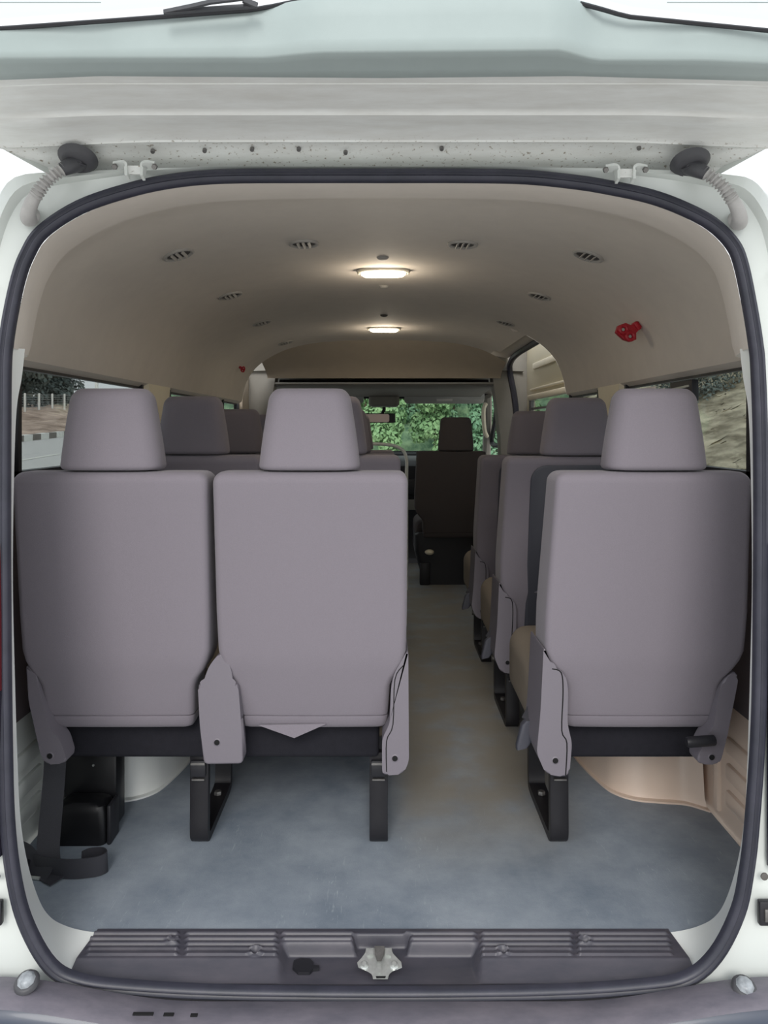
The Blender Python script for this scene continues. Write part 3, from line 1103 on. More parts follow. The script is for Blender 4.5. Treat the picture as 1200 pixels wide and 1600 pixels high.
def backrest(cx, ztop=0.952, skew=0.0, zb=0.322, ws=1.0, flare=True):
    bm = new()

    def yc(z):
        return tab(z, [0.32, 0.952], [-0.072 + 0.05, -0.212 + 0.062])
    hws = ([0.32, 0.34, 0.445, 0.475, 0.515, 0.60, 0.75, 0.952], [ws * v for v in ((0.177, 0.179, 0.185, 0.212, 0.236, 0.238, 0.231, 0.221) if flare else (0.177, 0.179, 0.185, 0.206, 0.221, 0.223, 0.222, 0.221))])
    rings = []
    for z, ins in ((zb, 0.010), (zb + 0.004, 0.004), (zb + 0.012, 0.001), (zb + 0.028, 0.0), (zb + 0.0325, 0.0005), (zb + 0.0345, 0.0045), (zb + 0.0365, 0.0005), (zb + 0.045, 0.0), (0.40, 0), (0.435, 0), (0.455, 0), (0.475, 0), (0.50, 0),
                   (0.525, 0), (0.545, 0), (0.57, 0), (0.62, 0), (0.70, 0), (0.78, 0), (0.86, 0), (0.90, 0)):
        hd = tab(z, [0.32, 0.5, 0.95], [0.05, 0.068, 0.060])
        cxx = cx + skew * (0.952 - z)
        rings.append(back_ring(cxx, z, tab(z, *hws) - ins, hd - ins, yc(z), 0.016, 0.003))
    R = 0.026
    for k in range(0, 7):
        a = math.pi / 2 * k / 6
        z = ztop - R + R * math.sin(a)
        ins = R * (1 - math.cos(a))
        rings.append(back_ring(cx, z, tab(z, *hws) - ins * 0.8, 0.060 - ins, yc(z), 0.016, 0.003 * math.cos(a)))
    loft(bm, rings)
    return bm


def headrest(cx, z0=0.955, z1=1.143, hb=0.117, ht=0.091, yoff=0.0):
    bm = new()
    rings = []
    R = 0.026
    N = 10
    zs = []
    for k in range(5):
        a = math.pi / 2 * k / 4
        zs.append((z0 + 0.012 * (1 - math.cos(a)), 0.012 * (1 - math.sin(a))))
    for k in range(1, N):
        zs.append((lerp(z0 + 0.012, z1 - R, k / N), 0))
    for k in range(7):
        a = math.pi / 2 * k / 6
        zs.append((z1 - R + R * math.sin(a), R * (1 - math.cos(a))))
    for z, ins in zs:
        t = (z - z0) / (z1 - z0)
        hw = lerp(hb, ht, t ** 1.25) - ins * 0.8
        hd = lerp(0.056, 0.046, t) - ins
        yc = lerp(-0.145, -0.150, t) + yoff
        rings.append(back_ring(cx, z, hw, hd, yc, 0.040, 0.008 * (1 - ins / 0.04)))
    loft(bm, rings)
    return bm


def cushion(cx, hw=0.236):
    bm = new()
    rings = []
    for y, ins in ((0.02, 0.03), (0.025, 0.012), (0.04, 0.003), (0.06, 0.0), (0.14, 0), (0.22, 0), (0.30, 0), (0.36, 0.0), (0.39, 0.006), (0.41, 0.018), (0.42, 0.04)):
        zc = lerp(0.352, 0.360, y / 0.42)
        hz = 0.098
        rings.append([Vector((cx + u, y, zc + v)) for u, v in rrect(hw - ins, hz - ins, 0.05, 5, 0.004)])
    loft(bm, rings)
    return bm


def leg(cx, bent=True):
    """fore-and-aft U frame of flat steel"""
    bm = new()
    w = 0.023
    path = [(0.012, 0.232), (0.010, 0.10), (0.008, 0.035), (0.016, 0.014), (0.04, 0.010), (0.16, 0.010), (0.27, 0.012), (0.295, 0.03), (0.300, 0.10), (0.298, 0.232)]
    pts = crom([Vector((cx, y, z)) for y, z in path], 4)
    rings = []
    for i, p in enumerate(pts):
        t = (pts[min(i + 1, len(pts) - 1)] - pts[max(i - 1, 0)]).normalized()
        nn = Vector((0, -t.z, t.y))
        hh = 0.0105
        rings.append([p + Vector((sxx * w, 0, 0)) + nn * syy * hh for sxx, syy in ((-1, -1), (-0.9, -1.15), (0.9, -1.15), (1, -1), (1, 1), (-1, 1))])
    loft(bm, rings)
    return bm


def leg_set(root, cx):
    l = obj('leg', leg(cx), M['blackmetal'], root)
    bm = new()
    box(bm, cx - 0.019, cx + 0.019, -0.014, 0.0, 0.176, 0.216, 0.003)
    obj('leg_clip', bm, M['black'], l)
    bm = new()
    box(bm, cx - 0.018, cx + 0.018, -0.017, -0.010, 0.206, 0.212, 0.001)
    obj('clip_edge', bm, M['steel_dark'], l)
    bm = new()
    box(bm, cx - 0.016, cx + 0.016, -0.013, -0.004, 0.166, 0.170, 0.001)
    obj('clip_edge', bm, M['steel_dark'], l)
    for y, z in ((0.22, 0.022), (0.06, 0.024)):
        bm = new()
        disc(bm, (cx, y, z), (0, 0, 1), 0.011, 0.010, 6)
        obj('bolt', bm, M['steel_dark'], l)
    bm = new()
    tube(bm, [(cx - 0.02, 0.285, 0.16), (cx - 0.034, 0.285, 0.16)], 0.012, 10)
    obj('pivot_bolt', bm, M['steel_dark'], l)
    return l


def round_poly(poly, r):
    out = []
    n = len(poly)
    for i in range(n):
        a, b, c = Vector(poly[i - 1]), Vector(poly[i]), Vector(poly[(i + 1) % n])
        ra, rc = min(r, (a - b).length * 0.42), min(r, (c - b).length * 0.42)
        p, q = b + (a - b).normalized() * ra, b + (c - b).normalized() * rc
        for t in (0, 0.33, 0.67, 1):
            out.append(tuple(p.lerp(b, t).lerp(b.lerp(q, t), t)))
    return out


def px_prism(bm, poly, d, y0, y1, origin, bev=0.008, taper=0.0, rad=0.012):
    pts = []
    for x, y in poly:
        p = P(x, y, d)
        pts.append((p.x - origin[0], p.z))
    return prism(bm, round_poly(pts, rad) if bev else pts, y0, y1, bev, 3, taper)


def cover_set(root, poly, hole, d, origin, y0=-0.125, y1=0.0, name='hinge_cover', seam=None):
    bm = new()
    px_prism(bm, poly, d, y0, y1, origin, 0.005)
    c = obj(name, bm, M['plastic'], root, sharp=70)
    wn = c.modifiers.new('weighted', 'WEIGHTED_NORMAL')
    wn.keep_sharp = True
    wn.weight = 90
    bm = new()
    p = P(hole[0], hole[1], d)
    disc(bm, (p.x - origin[0], y0 + 0.003, p.z), (0, -1, 0), 0.0095, 0.004, 16)
    obj('screw_rim', bm, M['plastic'], c)
    bm = new()
    disc(bm, (p.x - origin[0], y0 + 0.0005, p.z), (0, -1, 0), 0.0068, 0.002, 14)
    obj('screw_hole', bm, M['hole'], c)
    if seam:
        bm = new()
        tube(bm, crom([Vector((P(x, y, d).x - origin[0], y0 + 0.0005, P(x, y, d).z)) for x, y in seam], 4), 0.0016, 5)
        obj('seam', bm, M['hole'], c)
    return c


# ---- twin bench (two backs on one frame)
TX = -0.40


def make_twin(label, y):
    r = thing('twin_seat', label, 'seat', (TX, y, 0), 'grey twin seats on the left')
    o = (TX, y)
    a, b = -0.6225 - TX, -0.1675 - TX
    for cx, sk, hx, ws in ((a, -0.030, a - 0.008, 1.0), (b, -0.006, b - 0.005, 1.003)):
        obj('backrest', backrest(cx, skew=sk, ws=ws, flare=False), M['fabric'], r)
        obj('headrest', headrest(hx), M['fabric'], r)
        obj('cushion', cushion(cx - 0.002, 0.222), M['fabric2'], r)
    bm = new()
    box(bm, -0.86 - TX, -0.012 - TX, -0.02, 0.40, 0.226, 0.345, 0.012, 3)
    obj('seat_pan', bm, M['darkcloth'], r, label='black cloth-covered pan under the backs')
    d = 1.815
    cover_set(r, [(309, 1070), (317, 1068), (326, 1042), (337, 1027), (346, 1020), (355, 1030), (362, 1048), (364, 1068), (372, 1070), (376, 1120), (380, 1194), (318, 1195), (312, 1130)], (339, 1160), d, o, -0.125, -0.075)
    cover_set(r, [(638, 1014), (639, 1190), (630, 1210), (600, 1212), (597, 1205), (597, 1155), (609, 1130), (611, 1075), (616, 1052)], (617, 1185), d, o, -0.125, 0.0,
              seam=[(630, 1040), (617, 1062), (614, 1132), (604, 1158), (604, 1206)])
    cover_set(r, [(36, 1040), (52, 1050), (62, 1095), (75, 1140), (92, 1160), (101, 1190), (98, 1196), (68, 1198), (60, 1180), (42, 1100)], (75, 1184), d, o, -0.115, -0.06)
    leg_set(r, -0.467 - TX)
    leg_set(r, -0.0135 - TX)
    # pull-strap tongue of cloth under the aisle back
    bm = new()
    px_prism(bm, [(404, 1132), (510, 1130), (460, 1152)], 1.86, -0.085, -0.08, o, 0.0)
    obj('cloth_flap', bm, M['fabric'], r)
    return r


def relocate(root, label, y, dz=1.0, x=None):
    c = copy_tree(root)
    c.location = (root.location.x if x is None else x, y, 0)
    c.scale = (1, 1, dz)
    c['label'] = label
    return c


PITCH = 0.752
tw = make_twin('grey cloth twin seat nearest the open tailgate, on the left of the aisle', RY)
relocate(tw, 'grey cloth twin seat second from the tailgate on the left, directly ahead of the rearmost', RY + PITCH, 1.012)
relocate(tw, 'grey cloth twin seat third from the tailgate on the left, mostly hidden', RY + 2 * PITCH, 0.992)
relocate(tw, 'grey cloth twin seat farthest forward in the left row, only slivers showing', RY + 3 * PITCH, 0.985)

# ---- single seats on the right
SXX = 0.612


def make_single(label, folding, y, x=SXX, group=None):
    r = thing('single_seat', label, 'seat', (x, y, 0), group)
    o = (SXX, RY)
    obj('backrest', backrest(0, skew=0.012), M['fabric'], r)
    obj('headrest', headrest(0.016), M['fabric'], r)
    obj('cushion', cushion(0.0, 0.236), M['fabric2'], r)
    bm = new()
    box(bm, -0.20, 0.215, -0.02, 0.40, 0.226, 0.345, 0.012, 3)
    obj('seat_pan', bm, M['darkcloth'], r, label='black pan under the backrest')
    d = 1.815
    cover_set(r, [(849, 1008), (862, 1040), (882, 1050), (887, 1075), (886, 1130), (893, 1160), (889, 1208), (882, 1213), (852, 1208), (838, 1175), (844, 1110)], (867, 1187), d, o, -0.13, 0.03,
              seam=[(862, 1044), (876, 1050), (879, 1080), (877, 1140), (885, 1160), (883, 1210)])
    cover_set(r, [(1152, 1050), (1157, 1062), (1140, 1150), (1130, 1190), (1124, 1198), (1095, 1197), (1092, 1188), (1104, 1160), (1118, 1138), (1126, 1085), (1134, 1064)], (1115, 1186), d, o, -0.115, -0.06)
    leg_set(r, 0.443 - SXX)
    # recline lever
    bm = new()
    a, b = P(1066, 1153, 1.82), P(1112, 1154, 1.82)
    tube(bm, [(a.x - SXX, -0.145, a.z), (a.x - SXX + 0.006, -0.145, a.z), (b.x - SXX, -0.13, b.z)], [0.010, 0.0125, 0.0125], 12)
    obj('recline_lever', bm, M['black'], r)
    # belt buckle hanging on the aisle side
    bm = new()
    pa, pb = P(838, 1096, 1.95), P(824, 1125, 1.93)
    oo = Vector((SXX, RY, 0))
    ribbon(bm, [pa - oo + Vector((0.02, 0.02, 0.01)), pa - oo, pb - oo], Vector((1, -0.6, 0.4)), 0.034, 0.002)
    bk = obj('buckle_strap', bm, M['belt'], r)
    bm = new()
    rings = []
    for x_, y_, w_ in ((828, 1123, 0.012), (826, 1128, 0.019), (818, 1160, 0.019), (815, 1168, 0.014)):
        p = P(x_, y_, 1.925) - oo
        rings.append([p + Vector((u, v, 0.25 * u)) for u, v in rrect(w_, 0.012, 0.006, 3)])
    loft(bm, rings)
    obj('buckle', bm, M['panelplastic'], bk)
    if folding:
        # hard shell on the back
        bm = new()
        rings = []
        for off, ins in ((0.0, 0.0), (0.006, 0.0), (0.010, 0.006)):
            ring = []
            pts = []
            x0, x1, z0, z1, rad = -0.145 + ins, 0.19 - ins, 0.33 + ins, 0.925 - ins, 0.05
            for cx, cz, a0 in ((x1 - rad, z1 - rad, 0), (x0 + rad, z1 - rad, 90), (x0 + 0.01, z0 + 0.01, 180), (x1 - 0.01, z0 + 0.01, 270)):
                rr_ = rad if a0 < 170 else 0.01
                for k in range(6):
                    a = math.radians(a0 + 18 * k)
                    pts.append((cx + rr_ * math.cos(a), cz + rr_ * math.sin(a)))
            for x_, z_ in pts:
                yb = tab(z_, [0.32, 0.952], [-0.076, -0.218])
                ring.append(Vector((x_, yb - off - 0.002, z_)))
            rings.append(ring)
        loft(bm, rings)
        bp = obj('back_panel', bm, M['panelplastic'], r, label='dark grey plastic shell on the back')
        bm = new()
        yb = tab(0.865, [0.32, 0.952], [-0.076, -0.218])
        box(bm, -0.095, 0.08, yb - 0.020, yb - 0.008, 0.852, 0.880, 0.006, 3)
        obj('grip', bm, M['black'], bp)
    return r


make_single('grey single seat nearest the open tailgate, on the right of the aisle', False, RY)
sf = make_single('grey single seat with dark plastic back shell, directly ahead of the rearmost right seat', True, RY + PITCH, SXX + 0.008)
sf.scale = (1, 1, 1.008)
relocate(sf, 'grey single seat with dark plastic back shell, by the sliding door, third from the tailgate', RY + 2 * PITCH, 0.985, SXX + 0.018)

# ---- front passenger seat
fs = thing('front_seat', 'dark cloth front seat standing alone ahead of the aisle, before the windscreen', 'seat', (0.44, 5.2, 0))
bm = backrest(0, ztop=0.905, zb=0.322)
obj('backrest', bm, M['fabric_dark'], fs)
bm = headrest(0.032, 0.905, 1.125, 0.117, 0.098)
obj('headrest', bm, M['fabric_dark'], fs)
obj('cushion', shift(cushion(0, 0.23), (0, 0, -0.02)), M['fabric_dark'], fs)
bm = new()
ring = []
for z, hw in ((0.0, 0.16), (0.02, 0.17), (0.10, 0.19), (0.22, 0.222), (0.335, 0.222), (0.35, 0.20)):
    ring.append([Vector((u - 0.01, v + 0.16, z)) for u, v in rrect(hw, 0.19, 0.03, 3)])
loft(bm, ring)
obj('pedestal', bm, M['black'], fs)
bm = new()
box(bm, -0.20, -0.13, -0.05, 0.01, 0.0, 0.15, 0.008)
obj('rail_cover', bm, M['blackmetal'], fs)
bm = new()
disc(bm, (-0.135, -0.045, 0.222), (0, -1, 0), 0.032, 0.03, 14, 0.026, 0.01)
bmesh.ops.scale(bm, verts=bm.verts, vec=(1, 1, 0.6), space=Matrix.Translation((0.135, 0.045, -0.222)))
obj('release_knob', bm, M['pillar'], fs, label='pale release knob')

# ================================================================== load-bay objects
for sx, m, lab in ((-1, M['jamb'], 'cool white painted wheel arch behind the left twin seat legs'), (1, M['cream'], 'white wheel arch under the right rear seat, warm light painted into its colour')):
    plan = [(0.60, 2.95), (0.60, 2.55), (0.612, 2.40), (0.64, 2.255), (0.665, 2.20), (0.71, 2.165), (0.78, 2.150), (0.84, 2.140), (0.872, 2.118), (0.893, 2.10), (0.893, 2.95)]
    bm = new()
    cen = (0.80, 2.6)
    rings = []
    pp = [(v.x, v.y) for v in crom([Vector((x, y, 0)) for x, y in plan[1:9]], 5)]
    pp = [plan[0]] + pp + plan[9:]
    for z, k in ((0.0, 1.0), (0.005, 1.0), (0.006, 0.965), (0.03, 0.945), (0.15, 0.925), (0.185, 0.90), (0.20, 0.86)):
        rings.append([Vector((sx * min(0.893, cen[0] + (x - cen[0]) * k), cen[1] + (y - cen[1]) * k, z)) for x, y in pp])
    loft(bm, rings)
    tag(obj('wheel_arch', bm, m, sharp=30), lab, 'wheel arch')

sb = thing('storage_box', 'black moulded plastic box on the floor under the left window seat', 'box', (-0.755, 2.03, 0))
bm = new()
box(bm, -0.085, 0.055, -0.02, 0.05, 0.005, 0.205, 0.008)
obj('body', bm, M['deepblack'], sb)
bm = new()
rings = []
for z, hw, ins in ((0.0, 0.064, 0), (0.01, 0.068, 0), (0.08, 0.064, 0), (0.095, 0.06, 0.004), (0.103, 0.05, 0.014)):
    rings.append([Vector((u - 0.012, v - 0.058, z)) for u, v in rrect(hw, 0.04 - ins, 0.018, 4)])
loft(bm, rings)
obj('front_bin', bm, M['deepblack'], sb)
bm = new()
box(bm, 0.056, 0.066, -0.095, -0.03, 0.0, 0.10, 0.004)
obj('side_clip', bm, M['black'], sb)
bm = new()
disc(bm, (-0.005, -0.021, 0.17), (0, -1, 0), 0.003, 0.003, 8)
obj('rivet', bm, M['steel'], sb)

bl = thing('seat_belt', 'dark grey seat belt webbing spilling onto the floor at the left', 'seat belt', (-0.80, 1.84, 0))
bm = new()
pts = crom([(-0.012, 0.056, 0.29), (-0.012, 0.055, 0.22), (-0.010, 0.035, 0.14), (-0.004, 0.005, 0.08), (0.004, -0.02, 0.04), (0.02, -0.04, 0.012), (0.05, -0.06, 0.006)], 6)
ribbon(bm, pts, Vector((1, 0.15, 0)), 0.052, 0.0012)
obj('hanging_webbing', bm, M['belt'], bl)
bm = new()
pts = crom([(-0.02, -0.035, 0.028), (0.03, -0.05, 0.027), (0.08, -0.055, 0.027), (0.128, -0.045, 0.027), (0.145, -0.025, 0.027), (0.13, -0.005, 0.027), (0.10, -0.008, 0.027), (0.085, -0.025, 0.027)], 7)
ribbon(bm, pts, Vector((0, -0.15, 1)), 0.050, 0.0012)
obj('looped_webbing', bm, M['belt'], bl)
bm = new()
pts = crom([(-0.075, -0.01, 0.045), (-0.05, -0.02, 0.04), (-0.02, -0.035, 0.02), (0.02, -0.06, 0.008)], 6)
ribbon(bm, pts, Vector((0.2, 0.5, 1)), 0.045, 0.0012)
obj('folded_webbing', bm, M['belt'], bl)
bm = new()
box(bm, -0.062, -0.034, -0.052, -0.02, 0.002, 0.034, 0.004)
obj('anchor', bm, M['black'], bl)
bm = new()
tube(bm, [(-0.03, -0.05, 0.005), (0.0, -0.055, 0.005)], 0.004, 8)
obj('anchor_bolt', bm, M['steel'], bl)
bm = new()
box(bm, -0.899, -0.862, 1.70, 1.80, 0.262, 0.315, 0.004)
tag(obj('trim_bracket', bm, M['plastic']), 'small grey plastic bracket on the left lower wall beside the rear seat', 'bracket')
bm = new()
box(bm, 0.862, 0.899, 1.70, 1.80, 0.262, 0.315, 0.004)
tag(obj('trim_bracket', bm, M['plastic']), 'small grey plastic bracket on the right lower wall beside the rear seat', 'bracket')

# ================================================================== ceiling fittings
def roof_hit(px, py):
    """where the sight line through a pixel meets the headliner: (point, inward normal)"""
    best = None
    dx, dz = (px - HX) / F, (HY - py) / F
    full = [Vector((-p.x, 0, p.z)) for p in prof] + [Vector((p.x, 0, p.z)) for p in prof[::-1][1:]]
    for a, b in zip(full, full[1:]):
        # a + t(b-a) = d*(dx,dz)+(0,CZ)
        ex, ez = b.x - a.x, b.z - a.z
        det = -ex * dz + ez * dx
        if abs(det) < 1e-12:
            continue
        t = (-(a.x) * (-dz) + 0) if False else None
        # solve [ex -dx][t] = [-a.x]; [ez -dz][d] = [CZ-a.z]
        D = ex * (-dz) - (-dx) * ez
        tt = ((-a.x) * (-dz) - (-dx) * (CZ - a.z)) / D
        dd = (ex * (CZ - a.z) - (-a.x) * ez) / D
        if -0.001 <= tt <= 1.001 and dd > 0:
            n = Vector((-ez, 0, ex)).normalized()
            if n.dot(Vector((0, 0, 1.0)) - Vector((a.x, 0, a.z))) < 0:
                n = -n
            best = (Vector((dd * dx, dd, CZ + dd * dz)), n)
    return best


def frame_from(n):
    n = n.normalized()
    u = Vector((0, 1, 0)).cross(n).normalized()      # across
    v = Vector((0, 1, 0))
    return Matrix((u, v, n)).transposed().to_4x4()    # local x across, y along the van, z into the cabin


for (px, py), lab in (((599, 422), 'lit oval roof lamp nearer the tailgate, glowing warm white'), ((600, 512), 'lit oval roof lamp farther forward on the roof, just before the header panel')):
    p, n = roof_hit(px, py)
    c = thing('roof_lamp', lab, 'roof lamp', p, 'lit roof lamps')
    c.matrix_world = Matrix.Translation(p + n * 0.001) @ frame_from(n)
    bm = new()
    loft(bm, [[Vector((u, v, z)) for u, v in rrect(0.094 - i_, 0.040 - i_, 0.038, 6)] for z, i_ in ((0, 0), (0.006, 0.001), (0.009, 0.005))])
    obj('bezel', bm, M['bezel'], c)
    bm = new()
    loft(bm, [[Vector((u, v, z)) for u, v in rrect(0.080 - i_, 0.032 - i_, 0.030, 6)] for z, i_ in ((0.006, 0), (0.016, 0.003), (0.022, 0.012), (0.024, 0.022))])
    obj('lens', bm, M['lens'], c)
    for s in (-1, 1):
        bm = new()
        box(bm, s * 0.0875 - 0.004, s * 0.0875 + 0.004, -0.012, 0.012, 0.008, 0.014, 0.002)
        obj('end_clip', bm, M['bezel'], c)
    ld = bpy.data.lights.new('roof_lamp_light', 'POINT')
    ld.energy = 1.1
    ld.color = (1.0, 0.87, 0.70)
    ld.shadow_soft_size = 0.04
    lo = bpy.data.objects.new('roof_lamp_light', ld)
    COL.objects.link(lo)
    lo.location = p + n * 0.07

for (px, py), lab in (((598, 402), 'small round button on the roof just behind the rear roof lamp'), ((600, 447), 'small round button on the roof between the two lamps'), ((600, 492), 'small dark slot cover on the roof before the front lamp')):
    p, n = roof_hit(px, py)
    bm = new()
    disc(bm, (0, 0, 0), (0, 0, 1), 0.020, 0.007, 18, 0.016, 0.003)
    o = tag(obj('roof_button', bm, M['vent'] if py != 492 else M['ventdark']), lab, 'button')
    o.matrix_world = Matrix.Translation(p + n * 0.0005) @ frame_from(n)


def make_vent(label):
    c = thing('roof_vent', label, 'air vent', (0, 0, 0), 'round roof air vents')
    bm = new()
    N = 28
    rings = []
    for r_, z_ in ((0.046, 0.0), (0.045, 0.005), (0.040, 0.007), (0.035, 0.004), (0.034, 0.001)):
        rings.append([Vector((r_ * math.cos(2 * math.pi * k / N), r_ * math.sin(2 * math.pi * k / N), z_)) for k in range(N)])
    loft(bm, rings, caps=False)
    obj('rim', bm, M['vent'], c)
    bm = new()
    disc(bm, (0, 0, 0.0005), (0, 0, 1), 0.035, 0.001, N)
    obj('duct', bm, M['ventdark'], c)
    for x in (-0.016, 0.0, 0.016):
        bm = new()
        L_ = math.sqrt(0.034 ** 2 - x * x)
        ribbon(bm, [(x, -L_, 0.006), (x, L_, 0.006)], Vector((0.75, 0, 0.66)), 0.009, 0.0012)
        obj('louvre', bm, M['vent'], c)
    return c


vents = [((475, 380), 'inner roof vent left of centre, nearest the tailgate'), ((723, 381), 'inner roof vent right of centre, nearest the tailgate'),
         ((279, 397), 'outer left roof vent nearest the tailgate'), ((919, 399), 'outer right roof vent nearest the tailgate'),
         ((360, 461), 'outer left roof vent second from the tailgate'), ((843, 462), 'outer right roof vent second from the tailgate'),
         ((409, 504), 'outer left roof vent third from the tailgate'), ((790, 504), 'outer right roof vent third from the tailgate'),
         ((446, 535), 'outer left roof vent farthest forward by the header panel')]
proto = None
for (px, py), lab in vents:
    p, n = roof_hit(px, py)
    v = make_vent(lab) if proto is None else copy_tree(proto)
    proto = proto or v
    v['label'] = 'round louvred ' + lab
    v.matrix_world = Matrix.Translation(p + n * 0.0005) @ frame_from(n)

# red plastic emergency-hammer holders on the headliner sides
for (px, py), sc_, lab in (((999, 507), 1.0, 'broken red plastic holder on the upper right side lining'), ((374, 573), 0.5, 'small dark red plastic holder on the upper left side lining')):
    p, n = roof_hit(px, py)
    c = thing('hammer_holder', lab, 'holder', p)
    c.matrix_world = Matrix.Translation(p + n * 0.001) @ frame_from(n) @ Matrix.Scale(sc_, 4)
    # sticks out of the lining: local z runs into the cabin, x up the lining
    bm = new()
    poly = [(-0.010, 0.0), (0.012, 0.0), (0.014, 0.026), (0.030, 0.036), (0.036, 0.060), (0.022, 0.078), (0.004, 0.074), (-0.012, 0.070), (-0.030, 0.056), (-0.034, 0.038), (-0.016, 0.026)]
    vs0 = [bm.verts.new((x, -0.010, z)) for x, z in poly]
    vs1 = [bm.verts.new((x, 0.010, z)) for x, z in poly]
    bm.faces.new(vs0)
    bm.faces.new(vs1[::-1])
    for i in range(len(poly)):
        j = (i + 1) % len(poly)
        bm.faces.new((vs0[i], vs0[j], vs1[j], vs1[i]))
    obj('base', bm, M['red'], c)
    for (x, z) in ((0.017, 0.056), (-0.014, 0.050)):
        bm = new()
        tube(bm, [Vector((x + 0.012 * math.cos(a), -0.016, z + 0.012 * math.sin(a))) for a in (2 * math.pi * k / 14 for k in range(15))], 0.006, 8)
        so_ = obj('socket', bm, M['red'], c)
        bm = new()
        disc(bm, (x, -0.009, z), (0, -1, 0), 0.006, 0.004, 8)
        obj('screw', bm, M['steel'], so_)
    bm = new()
    box(bm, -0.014, 0.016, -0.016, 0.014, 0.004, 0.018, 0.004)
    obj('clip', bm, M['red'], c)

# ================================================================== cab
bm = new()
# cab roof, sides and firewall
rows = []
for y, z in ((4.94, 1.42), (5.2, 1.405), (5.6, 1.375), (5.9, 1.335), (5.97, 1.31)):
    rows.append([Vector((0.9 * (k / 6 - 1), y, z + 0.015 * (1 - (k / 6 - 1) ** 2))) for k in range(13)])
grid(bm, rows)
struct('trim_8', bm, M['cabgrey'], label='grey cab roof lining')
bm = new()
box(bm, -0.9, 0.9, 6.56, 6.60, -0.1, 0.86)
struct('wall_front', bm, M['cabdark'])
# overhead shelf
os_ = thing('overhead_shelf', 'dark overhead parcel shelf below the header panel, above the cab', 'shelf', (0, 5.05, 1.335))
bm = new()
rows = []
for y, z in ((4.99, 1.352), (4.985, 1.342), (5.0, 1.333), (5.3, 1.322), (5.7, 1.30), (5.80, 1.292)):
    rows.append([Vector((0.73 * (k / 6 - 1), y - 5.05, z - 1.335)) for k in range(13)])
grid(bm, rows)
obj('lip', bm, M['cabgrey'], os_, label='grey shelf lip')
bm = new()
rows = []
for y, z in ((5.0, 1.340), (5.25, 1.335), (5.30, 1.39)):
    rows.append([Vector((0.72 * (k / 6 - 1), y - 5.05, z - 1.335)) for k in range(13)])
grid(bm, rows)
obj('tray', bm, M['cabdark'], os_)
# windscreen
bm = new()
fr_ = [Vector((x, y, z)) for x, y, z in ((-0.80, 5.97, 1.305), (0.80, 5.97, 1.305), (0.86, 6.52, 0.83), (-0.86, 6.52, 0.83))]
tube(bm, fr_ + [fr_[0]], 0.022, 8)
ws = struct('window_5', bm, M['cabdark'], label='windscreen')
bm = new()
rows = [[Vector((lerp(-0.80, 0.80, k / 8) * lerp(1, 1.07, t), lerp(5.97, 6.52, t) + 0.06 * (1 - (k / 4 - 1) ** 2), lerp(1.305, 0.83, t))) for k in range(9)] for t in (0, 0.5, 1)]
grid(bm, rows)
obj('pane', bm, G_front, ws)
# A pillars and cab side glass
for sx, nm in ((-1, 'window_6'), (1, 'window_7')):
    bm = new()
    tube(bm, crom([(sx * 0.80, 5.95, 1.31), (sx * 0.835, 6.2, 1.10), (sx * 0.865, 6.48, 0.84), (sx * 0.87, 6.55, 0.5)], 5), [0.035] * 16, 8)
    struct('trim_%d' % (9 if sx < 0 else 10), bm, M['cabgrey'], label='grey windscreen pillar')
    bm = new()
    loop = crom([(sx * 0.885, 5.15, 0.95), (sx * 0.87, 5.14, 1.27), (sx * 0.865, 5.25, 1.31), (sx * 0.865, 5.75, 1.31), (sx * 0.875, 6.05, 1.12), (sx * 0.885, 6.30, 0.93), (sx * 0.885, 5.7, 0.93)], 4, closed=True)
    tube(bm, loop + [loop[0]], 0.018, 8)
    w_ = struct(nm, bm, M['cabdark'], label='cab door window')
    bm = new()
    bm.faces.new([bm.verts.new(v + Vector((sx * 0.005, 0, 0))) for v in loop])
    obj('pane', bm, G_side, w_)
bm = new()
gp = crom([(0.775, 5.85, 1.24), (0.757, 5.83, 1.20), (0.765, 5.90, 1.12), (0.785, 5.98, 1.03), (0.81, 6.04, 0.99)], 5)
tube(bm, gp, 0.016, 8)
tag(obj('grab_handle', bm, M['pillar']), 'pale grab handle on the right windscreen pillar', 'handle')
# dashboard
dbd = thing('dashboard', 'dark dashboard under the windscreen', 'dashboard', (0, 6.2, 0.4))
bm = new()
rows = []
for y, z in ((6.10, 0.02), (6.08, 0.45), (5.98, 0.62), (5.98, 0.76), (6.03, 0.80), (6.25, 0.82), (6.54, 0.825)):
    rows.append([Vector((0.84 * (k / 8 - 1), y - 6.2 + 0.05 * abs(k / 8 - 1) ** 2, z - 0.4)) for k in range(17)])
grid(bm, rows)
obj('cowl', bm, M['cabdark'], dbd)
bm = new()
box(bm, 0.12, 0.40, -0.245, -0.21, 0.14, 0.26, 0.01)
obj('screen', bm, M['black'], dbd)
bm = new()
box(bm, 0.10, 0.42, -0.24, -0.20, 0.02, 0.10, 0.01)
obj('vent_panel', bm, M['cabgrey'], dbd)
